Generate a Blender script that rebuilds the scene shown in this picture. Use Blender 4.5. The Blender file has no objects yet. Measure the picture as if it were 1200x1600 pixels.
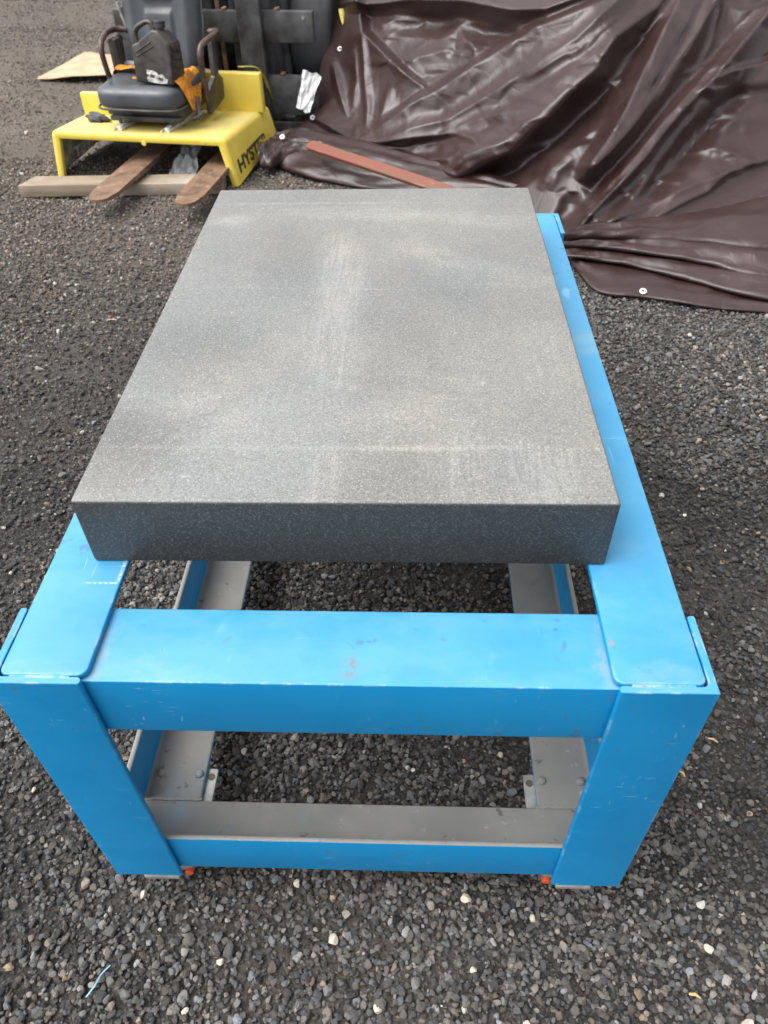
import bpy, bmesh, math, random
import numpy as np
from mathutils import Vector, Matrix, Euler

random.seed(7)
RNG = np.random.default_rng(11)
SC = bpy.context.scene
COL = SC.collection
R = math.radians

# ------------------------------------------------------------------ camera, world, sun, exposure
CAM_POS = np.array([0.0644, -0.4255, 1.2686])
CAM_R = np.array([0.99935, 0.030674, -0.018948])
CAM_U = np.array([-0.007635, 0.693675, 0.720247])
CAM_F = np.array([-0.035237, 0.719634, -0.693459])
FPX = 1166.79
cam_data = bpy.data.cameras.new('camera')
cam = bpy.data.objects.new('camera', cam_data)
COL.objects.link(cam)
m3 = Matrix((CAM_R, CAM_U, -CAM_F)).transposed()
cam.matrix_world = Matrix.Translation(Vector(CAM_POS)) @ m3.to_4x4()
cam_data.sensor_fit = 'VERTICAL'
cam_data.sensor_height = 36.0
cam_data.lens = FPX / 1600 * 36.0
cam_data.clip_start = 0.02
cam_data.clip_end = 1000
cam_data.dof.use_dof = True
cam_data.dof.focus_distance = 1.15
cam_data.dof.aperture_fstop = 8.0
SC.camera = cam

SUN_EL, SUN_AZ = R(62), R(-108)          # azimuth measured from +Y towards +X
world = bpy.data.worlds.new('World')
SC.world = world
world.use_nodes = True
wn, wl = world.node_tree.nodes, world.node_tree.links
wn.clear()
w_out = wn.new('ShaderNodeOutputWorld')
w_bg = wn.new('ShaderNodeBackground')
w_sky = wn.new('ShaderNodeTexSky')
w_sky.sky_type = 'NISHITA'
w_sky.sun_disc = False
w_sky.sun_elevation = SUN_EL
w_sky.sun_rotation = SUN_AZ
w_sky.air_density = 1.0
w_sky.dust_density = 4.0
w_sky.ozone_density = 1.0
w_hs = wn.new('ShaderNodeHueSaturation')
w_hs.inputs['Saturation'].default_value = 0.12      # an even white overcast
wl.new(w_sky.outputs[0], w_hs.inputs['Color'])
wl.new(w_hs.outputs[0], w_bg.inputs[0])
w_bg.inputs[1].default_value = 0.15
wl.new(w_bg.outputs[0], w_out.inputs[0])

sun_d = bpy.data.lights.new('sun', 'SUN')
sun_d.energy = 1.4
sun_d.angle = R(62)
sun_d.color = (1.0, 0.975, 0.94)
sun = bpy.data.objects.new('sun', sun_d)
COL.objects.link(sun)
sd = Vector((math.sin(SUN_AZ) * math.cos(SUN_EL), math.cos(SUN_AZ) * math.cos(SUN_EL), math.sin(SUN_EL)))
sun.rotation_euler = sd.to_track_quat('Z', 'Y').to_euler()
sun.location = sd * 20

SC.view_settings.view_transform = 'Standard'
SC.view_settings.look = 'None'
SC.view_settings.exposure = 1.15
SC.view_settings.gamma = 1.0
SC.view_settings.use_curve_mapping = False
SC.render.engine = 'CYCLES'
try:
    SC.cycles.use_denoising = True
except Exception:
    pass


def ray(px, py):
    return CAM_F + CAM_R * (px - 600) / FPX - CAM_U * (py - 800) / FPX


def hit(px, py, z=0.0):
    d = ray(px, py)
    return CAM_POS + d * (z - CAM_POS[2]) / d[2]


# ------------------------------------------------------------------ small numpy noise
class Noise2:
    def __init__(self, seed):
        g = np.random.default_rng(seed)
        self.g = g.uniform(0, 2 * np.pi, (256, 256))

    def __call__(self, x, y):
        x = np.asarray(x, float); y = np.asarray(y, float)
        xi = np.floor(x).astype(int); yi = np.floor(y).astype(int)
        fx = x - xi; fy = y - yi

        def gr(i, j, dx, dy):
            a = self.g[i & 255, j & 255]
            return np.cos(a) * dx + np.sin(a) * dy
        u = fx * fx * fx * (fx * (fx * 6 - 15) + 10); v = fy * fy * fy * (fy * (fy * 6 - 15) + 10)
        a = gr(xi, yi, fx, fy); b = gr(xi + 1, yi, fx - 1, fy)
        c = gr(xi, yi + 1, fx, fy - 1); d = gr(xi + 1, yi + 1, fx - 1, fy - 1)
        return 1.41 * ((a + (b - a) * u) * (1 - v) + (c + (d - c) * u) * v)


N1, N2, N3 = Noise2(1), Noise2(2), Noise2(3)


def sstep(a, b, x):
    t = np.clip((x - a) / (b - a), 0, 1)
    return t * t * (3 - 2 * t)


# ------------------------------------------------------------------ tagging, object helpers
def tag(o, label=None, cat=None, group=None, kind=None):
    if label: o['label'] = label
    if cat: o['category'] = cat
    if group: o['group'] = group
    if kind: o['kind'] = kind
    return o


def empty(name, loc=(0, 0, 0), rz=0.0):
    o = bpy.data.objects.new(name, None)
    COL.objects.link(o)
    o.location = loc
    o.rotation_euler = (0, 0, rz)
    o.empty_display_size = 0.05
    return o


def link_mesh(name, me, mats, parent=None, smooth=False):
    o = bpy.data.objects.new(name, me)
    COL.objects.link(o)
    if not isinstance(mats, (list, tuple)): mats = [mats]
    if not me.materials:
        for m in mats: me.materials.append(m)
    if parent is not None: o.parent = parent
    if smooth:
        me.polygons.foreach_set('use_smooth', [True] * len(me.polygons))
    return o


def obj(name, bm, mats, parent=None, smooth=None):
    """smooth: None flat, or an angle in degrees for smooth-by-angle"""
    me = bpy.data.meshes.new(name)
    bmesh.ops.recalc_face_normals(bm, faces=bm.faces)
    if smooth is not None:
        for f in bm.faces: f.smooth = True
        lim = R(smooth)
        for e in bm.edges:
            if len(e.link_faces) == 2 and e.calc_face_angle(0) > lim: e.smooth = False
    bm.to_mesh(me); bm.free()
    return link_mesh(name, me, mats, parent)


def grid_obj(name, P, mats, parent=None, mask=None):
    """P: (rows, cols, 3) array -> smooth quad sheet"""
    n, m = P.shape[:2]
    idx = np.arange(n * m).reshape(n, m)
    q = np.stack([idx[:-1, :-1], idx[:-1, 1:], idx[1:, 1:], idx[1:, :-1]], -1).reshape(-1, 4)
    me = bpy.data.meshes.new(name)
    me.vertices.add(n * m); me.vertices.foreach_set('co', P.reshape(-1).astype(np.float32))
    me.loops.add(q.size); me.loops.foreach_set('vertex_index', q.reshape(-1).astype(np.int32))
    me.polygons.add(len(q))
    me.polygons.foreach_set('loop_start', np.arange(0, q.size, 4, dtype=np.int32))
    me.polygons.foreach_set('use_smooth', np.ones(len(q), bool))
    me.update(calc_edges=True); me.validate()
    return link_mesh(name, me, mats, parent)


def box(bm, x0, x1, y0, y1, z0, z1, bev=0.0, seg=2, M=None):
    r = bmesh.ops.create_cube(bm, size=1.0)
    vs = r['verts']
    for v in vs:
        v.co = Vector((x0 + (v.co.x + .5) * (x1 - x0), y0 + (v.co.y + .5) * (y1 - y0), z0 + (v.co.z + .5) * (z1 - z0)))
    es = set(e for v in vs for e in v.link_edges)
    if bev > 0:
        rb = bmesh.ops.bevel(bm, geom=list(es), offset=bev, segments=seg, profile=0.5, affect='EDGES')
        vs = list(set(vs_ for f in rb['faces'] for vs_ in f.verts) | set(v for v in vs if v.is_valid))
    if M is not None:
        for v in vs: v.co = M @ v.co
    return vs


def prism(bm, poly, z0, z1, M=None, bev=0.0, seg=2):
    """poly in XY, extruded in Z"""
    vs = [bm.verts.new((p[0], p[1], z0)) for p in poly]
    f = bm.faces.new(vs)
    r = bmesh.ops.extrude_face_region(bm, geom=[f])
    top = [g for g in r['geom'] if isinstance(g, bmesh.types.BMVert)]
    for v in top: v.co.z = z1
    allv = vs + top
    if bev > 0:
        es = [e for e in set(e for v in allv for e in v.link_edges) if abs(e.verts[0].co.z - e.verts[1].co.z) < 1e-6]
        rb = bmesh.ops.bevel(bm, geom=es, offset=bev, segments=seg, profile=0.5, affect='EDGES')
        allv = list(set(v for f_ in rb['faces'] for v in f_.verts) | set(v for v in allv if v.is_valid))
    if M is not None:
        for v in allv: v.co = M @ v.co
    return allv


def rounded_poly(pts, rads, n=6):
    out = []
    k = len(pts)
    for i in range(k):
        p0, p1, p2 = Vector(pts[i - 1]), Vector(pts[i]), Vector(pts[(i + 1) % k])
        r = rads[i] if isinstance(rads, (list, tuple)) else rads
        if r <= 0:
            out.append(tuple(p1)); continue
        a = (p0 - p1).normalized(); b = (p2 - p1).normalized()
        ang = a.angle(b); t = r / math.tan(ang / 2)
        c = p1 + (a + b).normalized() * (r / math.sin(ang / 2))
        s = p1 + a * t - c; e = p1 + b * t - c
        a0 = math.atan2(s.y, s.x); a1 = math.atan2(e.y, e.x)
        d = a1 - a0
        while d > math.pi: d -= 2 * math.pi
        while d < -math.pi: d += 2 * math.pi
        for j in range(n + 1):
            q = a0 + d * j / n
            out.append((c.x + r * math.cos(q), c.y + r * math.sin(q)))
    return out


def smooth_path(pts, n=6):
    P = [Vector(p) for p in pts]
    Q = [P[0] * 2 - P[1]] + P + [P[-1] * 2 - P[-2]]
    out = []
    for i in range(1, len(Q) - 2):
        a, b, c, d = Q[i - 1:i + 3]
        for j in range(n):
            t = j / n
            out.append(0.5 * ((2 * b) + (c - a) * t + (2 * a - 5 * b + 4 * c - d) * t * t + (3 * b - a - 3 * c + d) * t ** 3))
    out.append(P[-1])
    return out


def tube(bm, pts, r, n=10, caps=True, M=None, squash=1.0):
    P = [Vector(p) for p in pts]
    rings = []
    up = Vector((0, 0, 1))
    prev = None
    for i, p in enumerate(P):
        t = (P[min(i + 1, len(P) - 1)] - P[max(i - 1, 0)]).normalized()
        if prev is None:
            a = t.orthogonal().normalized() if abs(t.dot(up)) > .98 else t.cross(up).normalized()
        else:
            a = (prev - t * prev.dot(t)).normalized()
        prev = a
        b = t.cross(a)
        rr = r[i] if isinstance(r, (list, tuple)) else r
        ring = []
        for k in range(n):
            q = 2 * math.pi * k / n
            co = p + a * (rr * math.cos(q)) + b * (rr * squash * math.sin(q))
            ring.append(bm.verts.new(M @ co if M is not None else co))
        rings.append(ring)
    for i in range(len(rings) - 1):
        for k in range(n):
            bm.faces.new((rings[i][k], rings[i][(k + 1) % n], rings[i + 1][(k + 1) % n], rings[i + 1][k]))
    if caps:
        bm.faces.new(rings[0][::-1]); bm.faces.new(rings[-1])


def lathe(bm, prof, n=20, M=None):
    """prof: list of (r, z) around Z axis; closed at r=0 ends"""
    rings = []
    for r, z in prof:
        if r < 1e-6:
            co = Vector((0, 0, z)); rings.append([bm.verts.new(M @ co if M is not None else co)])
        else:
            ring = []
            for k in range(n):
                q = 2 * math.pi * k / n
                co = Vector((r * math.cos(q), r * math.sin(q), z))
                ring.append(bm.verts.new(M @ co if M is not None else co))
            rings.append(ring)
    for a, b in zip(rings[:-1], rings[1:]):
        for k in range(n):
            k2 = (k + 1) % n
            if len(a) == 1 and len(b) > 1: bm.faces.new((a[0], b[k], b[k2]))
            elif len(b) == 1 and len(a) > 1: bm.faces.new((a[k], b[0], a[k2]))
            elif len(a) > 1: bm.faces.new((a[k], b[k], b[k2], a[k2]))


def text_mesh(s, size, extrude=0.0006, bold=0.0):
    c = bpy.data.curves.new('t', 'FONT')
    c.body = s; c.size = size; c.extrude = extrude; c.offset = bold
    c.align_x = 'LEFT'
    o = bpy.data.objects.new('t', c); COL.objects.link(o)
    bpy.context.view_layer.update()
    me = bpy.data.meshes.new_from_object(o.evaluated_get(bpy.context.evaluated_depsgraph_get()))
    bpy.data.objects.remove(o); bpy.data.curves.remove(c)
    me.materials.clear()
    return me


# ------------------------------------------------------------------ material helpers
class MN:
    def __init__(self, name):
        self.m = bpy.data.materials.new(name); self.m.use_nodes = True
        self.n, self.l = self.m.node_tree.nodes, self.m.node_tree.links
        self.b = self.n['Principled BSDF']
        self.tc = self.n.new('ShaderNodeTexCoord')
        self.geo = self.n.new('ShaderNodeNewGeometry')

    def set(self, **k):
        for a, v in k.items():
            self.b.inputs[a.replace('_', ' ')].default_value = v if not (isinstance(v, tuple) and len(v) == 3) else (*v, 1)
        return self

    def link(self, a, b): self.l.new(a, b)

    def obj_co(self, scale=(1, 1, 1), rot=(0, 0, 0), src='Object', loc=(0, 0, 0)):
        mp = self.n.new('ShaderNodeMapping')
        mp.inputs['Scale'].default_value = scale
        mp.inputs['Rotation'].default_value = rot
        mp.inputs['Location'].default_value = loc
        if src == 'World': self.link(self.geo.outputs['Position'], mp.inputs[0])
        else: self.link(self.tc.outputs[src], mp.inputs[0])
        return mp.outputs[0]

    def noise(self, scale, detail=4, rough=.55, co=None, dist=0.0, src='Object'):
        t = self.n.new('ShaderNodeTexNoise')
        t.inputs['Scale'].default_value = scale; t.inputs['Detail'].default_value = detail
        t.inputs['Roughness'].default_value = rough; t.inputs['Distortion'].default_value = dist
        self.link(co if co is not None else self.obj_co(src=src), t.inputs['Vector'])
        return t.outputs['Fac']

    def voro(self, scale, co=None, feature='F1', out='Distance', src='Object'):
        t = self.n.new('ShaderNodeTexVoronoi'); t.feature = feature
        t.inputs['Scale'].default_value = scale
        self.link(co if co is not None else self.obj_co(src=src), t.inputs['Vector'])
        return t.outputs[out]

    def ramp(self, v, lo, hi, a=0.0, b=1.0):
        t = self.n.new('ShaderNodeMapRange'); t.clamp = True
        t.interpolation_type = 'SMOOTHSTEP'
        t.inputs[1].default_value = lo; t.inputs[2].default_value = hi
        t.inputs[3].default_value = a; t.inputs[4].default_value = b
        self.link(v, t.inputs[0]); return t.outputs[0]

    def math(self, op, a, b=None, c=None):
        t = self.n.new('ShaderNodeMath'); t.operation = op
        for i, v in enumerate((a, b, c)):
            if v is None: continue
            if isinstance(v, (int, float)): t.inputs[i].default_value = v
            else: self.link(v, t.inputs[i])
        return t.outputs[0]

    def mix(self, fac, a, b, mode='MIX'):
        t = self.n.new('ShaderNodeMix'); t.data_type = 'RGBA'; t.blend_type = mode
        for s, v in ((t.inputs[0], fac), (t.inputs[6], a), (t.inputs[7], b)):
            if isinstance(v, (int, float)): s.default_value = v
            elif isinstance(v, tuple): s.default_value = (*v, 1)
            else: self.link(v, s)
        return t.outputs[2]

    def up(self, lo=.6, hi=.95):
        s = self.n.new('ShaderNodeSeparateXYZ'); self.link(self.geo.outputs['Normal'], s.inputs[0])
        return self.ramp(s.outputs[2], lo, hi)

    def edge(self, radius=.004, lo=.02, hi=.2):
        bv = self.n.new('ShaderNodeBevel'); bv.samples = 4; bv.inputs[0].default_value = radius
        d = self.n.new('ShaderNodeVectorMath'); d.operation = 'DOT_PRODUCT'
        self.link(bv.outputs[0], d.inputs[0]); self.link(self.geo.outputs['True Normal'], d.inputs[1])
        return self.ramp(self.math('SUBTRACT', 1.0, d.outputs['Value']), lo, hi)

    def bump(self, h, strength=.3, dist=.002, prev=None):
        t = self.n.new('ShaderNodeBump'); t.inputs['Strength'].default_value = strength
        t.inputs['Distance'].default_value = dist
        self.link(h, t.inputs['Height'])
        if prev is not None: self.link(prev, t.inputs['Normal'])
        return t.outputs[0]

    def out(self, col=None, rough=None, nrm=None, metal=None):
        if col is not None: self.link(col, self.b.inputs['Base Color'])
        if rough is not None: self.link(rough, self.b.inputs['Roughness'])
        if nrm is not None: self.link(nrm, self.b.inputs['Normal'])
        if metal is not None: self.link(metal, self.b.inputs['Metallic'])
        return self.m


def plain(name, col, rough=.5, metal=0.0, var=.25, scale=30, bump=.15, bscale=120, bdist=.001):
    k = MN(name).set(Metallic=metal)
    n = k.noise(scale, 5)
    c = k.mix(k.ramp(n, .3, .7), tuple(v * (1 - var) for v in col), tuple(min(1, v * (1 + var)) for v in col))
    r = k.ramp(k.noise(scale * 2.1, 4), .3, .7, max(.05, rough - .1), min(1, rough + .1))
    return k.out(c, r, k.bump(k.noise(bscale, 3), bump, bdist))


def mat_blue():
    k = MN('blue_paint')
        # hue drift and sun-bleached dust lying on the upward faces
    n1 = k.noise(5, 5, .6, src='World')
    c = k.mix(k.ramp(n1, .3, .75), (0.000, 0.188, 0.420), (0.002, 0.216, 0.465))
    n2 = k.noise(11, 8, .68, k.obj_co((1, 1.6, 1), src='World', loc=(3, 1, 0)))
    dust = k.math('MULTIPLY', k.ramp(n2, .36, .68, .30, .50), k.up())
    c = k.mix(dust, c, (0.13, 0.325, 0.435))
    n3 = k.noise(3.2, 6, .65, k.obj_co((1, 2.0, 1), src='World', loc=(8.3, 2.1, .4)))
    grime = k.math('MULTIPLY', k.ramp(n3, .54, .68, 0, .5), k.up())
    c = k.mix(grime, c, (0.17, 0.31, 0.37))
    # rusty freckles
    sp = k.noise(55, 2, .5, src='World')
    spm = k.math('MULTIPLY', k.ramp(sp, .64, .70, 0, .6), k.ramp(k.noise(5, 3, src='World'), .44, .58))
    c = k.mix(spm, c, (0.05, 0.13, 0.20))
    # thin pale scratches
    for co, th in ((k.obj_co((16, 200, 130), (0, .05, 0), src='World'), .70), (k.obj_co((190, 14, 60), (0, .2, .7), src='World'), .69), (k.obj_co((24, 10, 200), (.1, -.08, 0), src='World', loc=(3, 1, 5)), .69)):
        s = k.math('MULTIPLY', k.ramp(k.noise(1.0, 2, .5, co), th, th + .05, 0, .30), k.ramp(k.noise(7, 2, src='World'), .46, .60))
        c = k.mix(s, c, (0.36, 0.56, 0.70))
    # worn rust patch, dust caught along the beam edges, and a chalky scuff, all at fixed spots on the steel
    sp_ = k.n.new('ShaderNodeSeparateXYZ'); k.link(k.geo.outputs['Position'], sp_.inputs[0])
    wx, wy = sp_.outputs[0], sp_.outputs[1]
    wob = k.math('MULTIPLY', k.math('SUBTRACT', k.noise(60, 4, .7, src='World'), .5), .05)
    def near(px_, py_, r0, r1):
        dx = k.math('SUBTRACT', wx, px_); dy = k.math('SUBTRACT', wy, py_)
        d = k.math('SQRT', k.math('ADD', k.math('MULTIPLY', dx, dx), k.math('MULTIPLY', dy, dy)))
        return k.math('MULTIPLY', k.ramp(k.math('ADD', d, wob), r0, r1, 1, 0), k.up())
    for (hx, hy_), r0, r1, a_ in (((548, 1045), -.002, .020, 1.0), ((640, 1050), -.004, .010, .6), ((245, 393), 0, .001, 0)):
        q_ = hit(hx, hy_, .598)
        c = k.mix(k.math('MULTIPLY', k.math('MULTIPLY', near(float(q_[0]), float(q_[1]), r0, r1), a_), k.ramp(k.noise(170, 4, .7, src='World'), .46, .56)), c, (0.17, 0.14, 0.09))
    q_ = hit(955, 1002, .607)
    c = k.mix(k.math('MULTIPLY', near(float(q_[0]), float(q_[1]), -.004, .006), .9), c, (0.20, 0.19, 0.14))
    band = k.math('MULTIPLY', k.ramp(k.math('ADD', k.math('ABSOLUTE', k.math('SUBTRACT', k.math('ABSOLUTE', wx), .272)), wob), -.004, .016, .6, 0), k.ramp(k.noise(12, 4, src='World'), .40, .60, .2, 1))
    band = k.math('MULTIPLY', k.math('MULTIPLY', band, k.up()), k.ramp(wy, .10, .12, 1, 0))
    sz_ = k.ramp(sp_.outputs[2], .600, .604, 1, 0)
    c = k.mix(k.math('MULTIPLY', band, sz_), c, (0.22, 0.27, 0.28))
    qa, qb = hit(118, 913, .607), hit(180, 911, .607)
    ln1 = k.ramp(k.math('ABSOLUTE', k.math('SUBTRACT', wy, float(qb[1]))), .0006, .0022, .8, 0)
    ln1 = k.math('MULTIPLY', ln1, k.math('MULTIPLY', k.ramp(wx, float(qa[0]), float(qa[0]) + .03), k.ramp(wx, float(qb[0]), float(qb[0]) + .004, 1, 0)))
    ln2 = k.math('MULTIPLY', k.ramp(k.math('ABSOLUTE', k.math('SUBTRACT', wx, float(qb[0]) + .004)), .002, .005, .8, 0), k.ramp(wy, float(qb[1]), float(qb[1]) + .003))
    ln2 = k.math('MULTIPLY', ln2, k.ramp(wy, float(qb[1]) + .05, float(qb[1]) + .08, 1, 0))
    scuff = k.math('MULTIPLY', k.math('MULTIPLY', k.math('MAXIMUM', ln1, ln2), k.up()), k.ramp(k.noise(300, 3, .7, src='World'), .42, .60, .1, .9))
    c = k.mix(scuff, c, (0.48, 0.60, 0.66))
    # chipped edges showing pale primer and a little rust
    ed = k.math('MULTIPLY', k.edge(.0035, .015, .12), k.ramp(k.noise(38, 5, .6, src='World'), .50, .60))
    chip = k.mix(k.ramp(k.noise(60, 3, src='World'), .5, .62), (0.42, 0.47, 0.48), (0.28, 0.17, 0.09))
    c = k.mix(k.math('MULTIPLY', ed, .85), c, chip)
    r = k.ramp(n2, .3, .7, .36, .58)
    b = k.bump(k.noise(260, 2, src='World'), .10, .0006)
    b = k.bump(k.noise(14, 3, src='World'), .10, .004, b)
    k.set(Specular_IOR_Level=.5)
    return k.out(c, r, b)


def mat_railgrey():
    k = MN('dusty_grey_paint')
    n = k.noise(9, 6, .6, src='World')
    c = k.mix(k.ramp(n, .3, .7), (0.165, 0.163, 0.153), (0.215, 0.211, 0.197))
    s = k.ramp(k.noise(70, 3, .5, src='World'), .66, .74, 0, .7)
    c = k.mix(s, c, (0.30, 0.28, 0.25))
    d = k.ramp(k.noise(45, 3, .5, k.obj_co(src='World', loc=(4, 4, 2))), .68, .74, 0, .7)
    c = k.mix(d, c, (0.05, 0.045, 0.04))
    w = k.noise(4.5, 5, .6, k.obj_co((1, .55, 1), src='World', loc=(1.2, 7.7, 0)))
    c = k.mix(k.ramp(w, .58, .70, 0, .55), c, (0.16, 0.27, 0.38))
    ed = k.math('MULTIPLY', k.edge(.004, .02, .2), k.ramp(n, .35, .55))
    c = k.mix(k.math('MULTIPLY', ed, .6), c, (0.34, 0.33, 0.31))
    return k.out(c, k.ramp(n, .3, .7, .6, .8), k.bump(k.noise(220, 3, src='World'), .25, .0007))


def mat_granite():
    k = MN('granite')
    v = k.voro(760, out='Color')
    sx = k.n.new('ShaderNodeSeparateColor'); k.link(v, sx.inputs[0])
    sp = k.ramp(sx.outputs[0], .55, 1.0)
    c = k.mix(sp, (0.030, 0.032, 0.033), (0.068, 0.071, 0.071))
    br = k.ramp(sx.outputs[1], .93, .98, 0, .3)
    c = k.mix(br, c, (0.24, 0.245, 0.24))
    dk = k.ramp(k.noise(900, 2), .60, .7, 0, .7)
    c = k.mix(dk, c, (0.016, 0.018, 0.02))
    # dust wiped about on the upper face
    n = k.noise(2.6, 6, .6, k.obj_co((1.2, .8, 1), loc=(.7, .2, 0)))
    base = k.ramp(n, .28, .76, .50, .72)
    so = k.n.new('ShaderNodeSeparateXYZ'); k.link(k.tc.outputs['Object'], so.inputs[0])
    wob = k.math('MULTIPLY', k.math('SUBTRACT', k.noise(13, 4, .6), .5), 1.1)
    d = base
    for px_, py_, rx, ry, rot, sc_, amt in (
            (532, 425, .045, .16, 3, (170, 9, 1), .55), (520, 540, .050, .13, 8, (150, 7, 1), .40), (590, 335, .22, .035, -6, (7, 120, 1), .32),
            (780, 345, .10, .05, 4, (9, 130, 1), .36), (700, 400, .11, .035, -28, (14, 110, 1), .30), (365, 345, .05, .035, 30, (12, 110, 1), .36),
            (715, 730, .045, .09, 0, (160, 8, 1), .34), (840, 740, .055, .08, -4, (150, 9, 1), .38), (500, 740, .022, .10, 0, (140, 6, 1), .30),
            (760, 430, .12, .05, -8, (10, 120, 1), .25), (860, 560, .05, .10, -2, (120, 8, 1), .20), (560, 700, .30, .006, 0, (9, 160, 1), .40),
            (470, 450, .20, .004, -2, (9, 160, 1), .30), (450, 318, .30, .006, 0, (9, 160, 1), .40), (330, 640, .10, .12, 20, (30, 40, 1), .18), (650, 620, .14, .16, 40, (26, 40, 1), .14)):
        q_ = hit(px_, py_, .7065); cx_, cy_ = float(q_[0]) + .012, float(q_[1]) - .6255
        ca_, sa_ = math.cos(R(rot)), math.sin(R(rot))
        dx = k.math('SUBTRACT', so.outputs[0], cx_); dy = k.math('SUBTRACT', so.outputs[1], cy_)
        u_ = k.math('ADD', k.math('MULTIPLY', dx, ca_ / rx), k.math('MULTIPLY', dy, sa_ / rx))
        v_ = k.math('ADD', k.math('MULTIPLY', dx, -sa_ / ry), k.math('MULTIPLY', dy, ca_ / ry))
        rr = k.math('ADD', k.math('SQRT', k.math('ADD', k.math('MULTIPLY', u_, u_), k.math('MULTIPLY', v_, v_))), wob)
        hatch = k.noise(1.0, 3, .6, k.obj_co(sc_, (0, 0, R(-rot * .4)), loc=(px_ * .13, py_ * .17, 0)), .9)
        d = k.math('ADD', d, k.math('MULTIPLY', k.ramp(rr, .25, 1.25, amt * .85, 0), k.ramp(hatch, .36, .66, .25, 1)))
    # darker patches with less dust near the left and front edge
    for px_, py_, r_, amt in ((190, 690, .09, .30), (320, 560, .12, .16), (590, 560, .13, .16), (640, 760, .12, .14), (410, 400, .10, .10)):
        q_ = hit(px_, py_, .7065); cx_, cy_ = float(q_[0]) + .012, float(q_[1]) - .6255
        dx = k.math('SUBTRACT', so.outputs[0], cx_); dy = k.math('SUBTRACT', so.outputs[1], cy_)
        rr = k.math('ADD', k.math('DIVIDE', k.math('SQRT', k.math('ADD', k.math('MULTIPLY', dx, dx), k.math('MULTIPLY', dy, dy))), r_), wob)
        d = k.math('SUBTRACT', d, k.ramp(rr, .3, 1.3, amt, 0))
    grain = k.ramp(k.noise(380, 3, .75), .28, .72, .55, 1.2)
    d = k.math('MULTIPLY', d, grain)
    d = k.math('MINIMUM', k.math('MULTIPLY', d, k.up(.5, .97)), .86)
    dcol = k.mix(k.ramp(k.noise(4, 4), .35, .65), (0.228, 0.236, 0.234), (0.290, 0.280, 0.252))
    c = k.mix(d, c, dcol)
    c = k.mix(k.math('MULTIPLY', k.ramp(sx.outputs[2], .90, .97, 0, .40), k.up(.5, .97)), c, (0.46, 0.46, 0.44))
    c = k.mix(k.math('MULTIPLY', k.ramp(sx.outputs[0], .20, .05, 0, .45), k.up(.5, .97)), c, (0.06, 0.063, 0.065))
    # dust on the arris and light scuffs on the sides
    ed = k.math('MULTIPLY', k.edge(.004, .02, .3), k.ramp(k.noise(80, 3, .6), .35, .65, .15, .55))
    c = k.mix(ed, c, (0.22, 0.22, 0.21))
    sc = k.ramp(k.noise(1, 3, .6, k.obj_co((40, 40, 240), (0, .25, 0))), .70, .75, 0, .55)
    sc = k.math('MULTIPLY', sc, k.ramp(k.noise(12, 2), .52, .64))
    c = k.mix(sc, c, (0.33, 0.34, 0.34))
    r = k.math('ADD', k.math('MULTIPLY', d, .25), .52)
    return k.out(c, r, k.bump(k.noise(700, 2), .22, .0005))


def mat_tarp():
    k = MN('brown_tarpaulin')
    n = k.noise(3, 5, .6)
    c = k.mix(k.ramp(n, .3, .7), (0.023, 0.0108, 0.0096), (0.032, 0.0158, 0.0142))
    du = k.noise(6, 6, .65, k.obj_co((1, 1, 2)))
    c = k.mix(k.math('MULTIPLY', k.ramp(du, .50, .75, 0, .12), k.up(.1, .9)), c, (0.13, 0.105, 0.10))
    wv = k.noise(24, 4, .6, k.obj_co((1.0, 1.0, .6), (.3, .2, .6)), .8)
    vr = k.voro(13, k.obj_co((1, .6, 1), (.4, .3, .7)), 'SMOOTH_F1')
    b = k.bump(vr, .04, .010)
    b = k.bump(wv, .09, .006, b)
    # crisp creases from handling
    cr = k.voro(5.5, k.obj_co((1, 1, .8), (.5, .3, .9)), 'DISTANCE_TO_EDGE')
    b = k.bump(k.ramp(cr, .0, .035), .12, .004, b)
    cr2 = k.voro(13, k.obj_co((1, .7, .9), (.1, .8, .4)), 'DISTANCE_TO_EDGE')
    b = k.bump(k.math('MAXIMUM', k.ramp(cr2, .0, .05), k.ramp(k.noise(2.2, 3), .42, .52)), .12, .003, b)
    b = k.bump(k.noise(700, 2), .12, .0004, b)
    r = k.ramp(du, .35, .7, .36, .46)
    k.set(Specular_IOR_Level=.55)
    return k.out(c, r, b)


def mat_yellow():
    k = MN('yellow_paint')
    n = k.noise(6, 6, .6)
    c = k.mix(k.ramp(n, .3, .7), (0.66, 0.50, 0.06), (0.76, 0.59, 0.10))
    du = k.math('MULTIPLY', k.ramp(k.noise(5, 6, .65, k.obj_co(loc=(3, 3, 0))), .35, .70, .35, .85), k.up())
    c = k.mix(du, c, (0.46, 0.40, 0.19))
    st = k.math('MULTIPLY', k.ramp(k.noise(9, 6, .7, k.obj_co(loc=(1.1, 4.2, .5))), .63, .68, 0, .85), k.up())
    c = k.mix(st, c, (0.06, 0.05, 0.03))
    ch = k.ramp(k.noise(30, 4, .6), .69, .72, 0, .8)
    c = k.mix(ch, c, (0.12, 0.08, 0.04))
    return k.out(c, k.ramp(n, .3, .7, .4, .6), k.bump(k.noise(60, 3), .1, .001))


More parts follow.
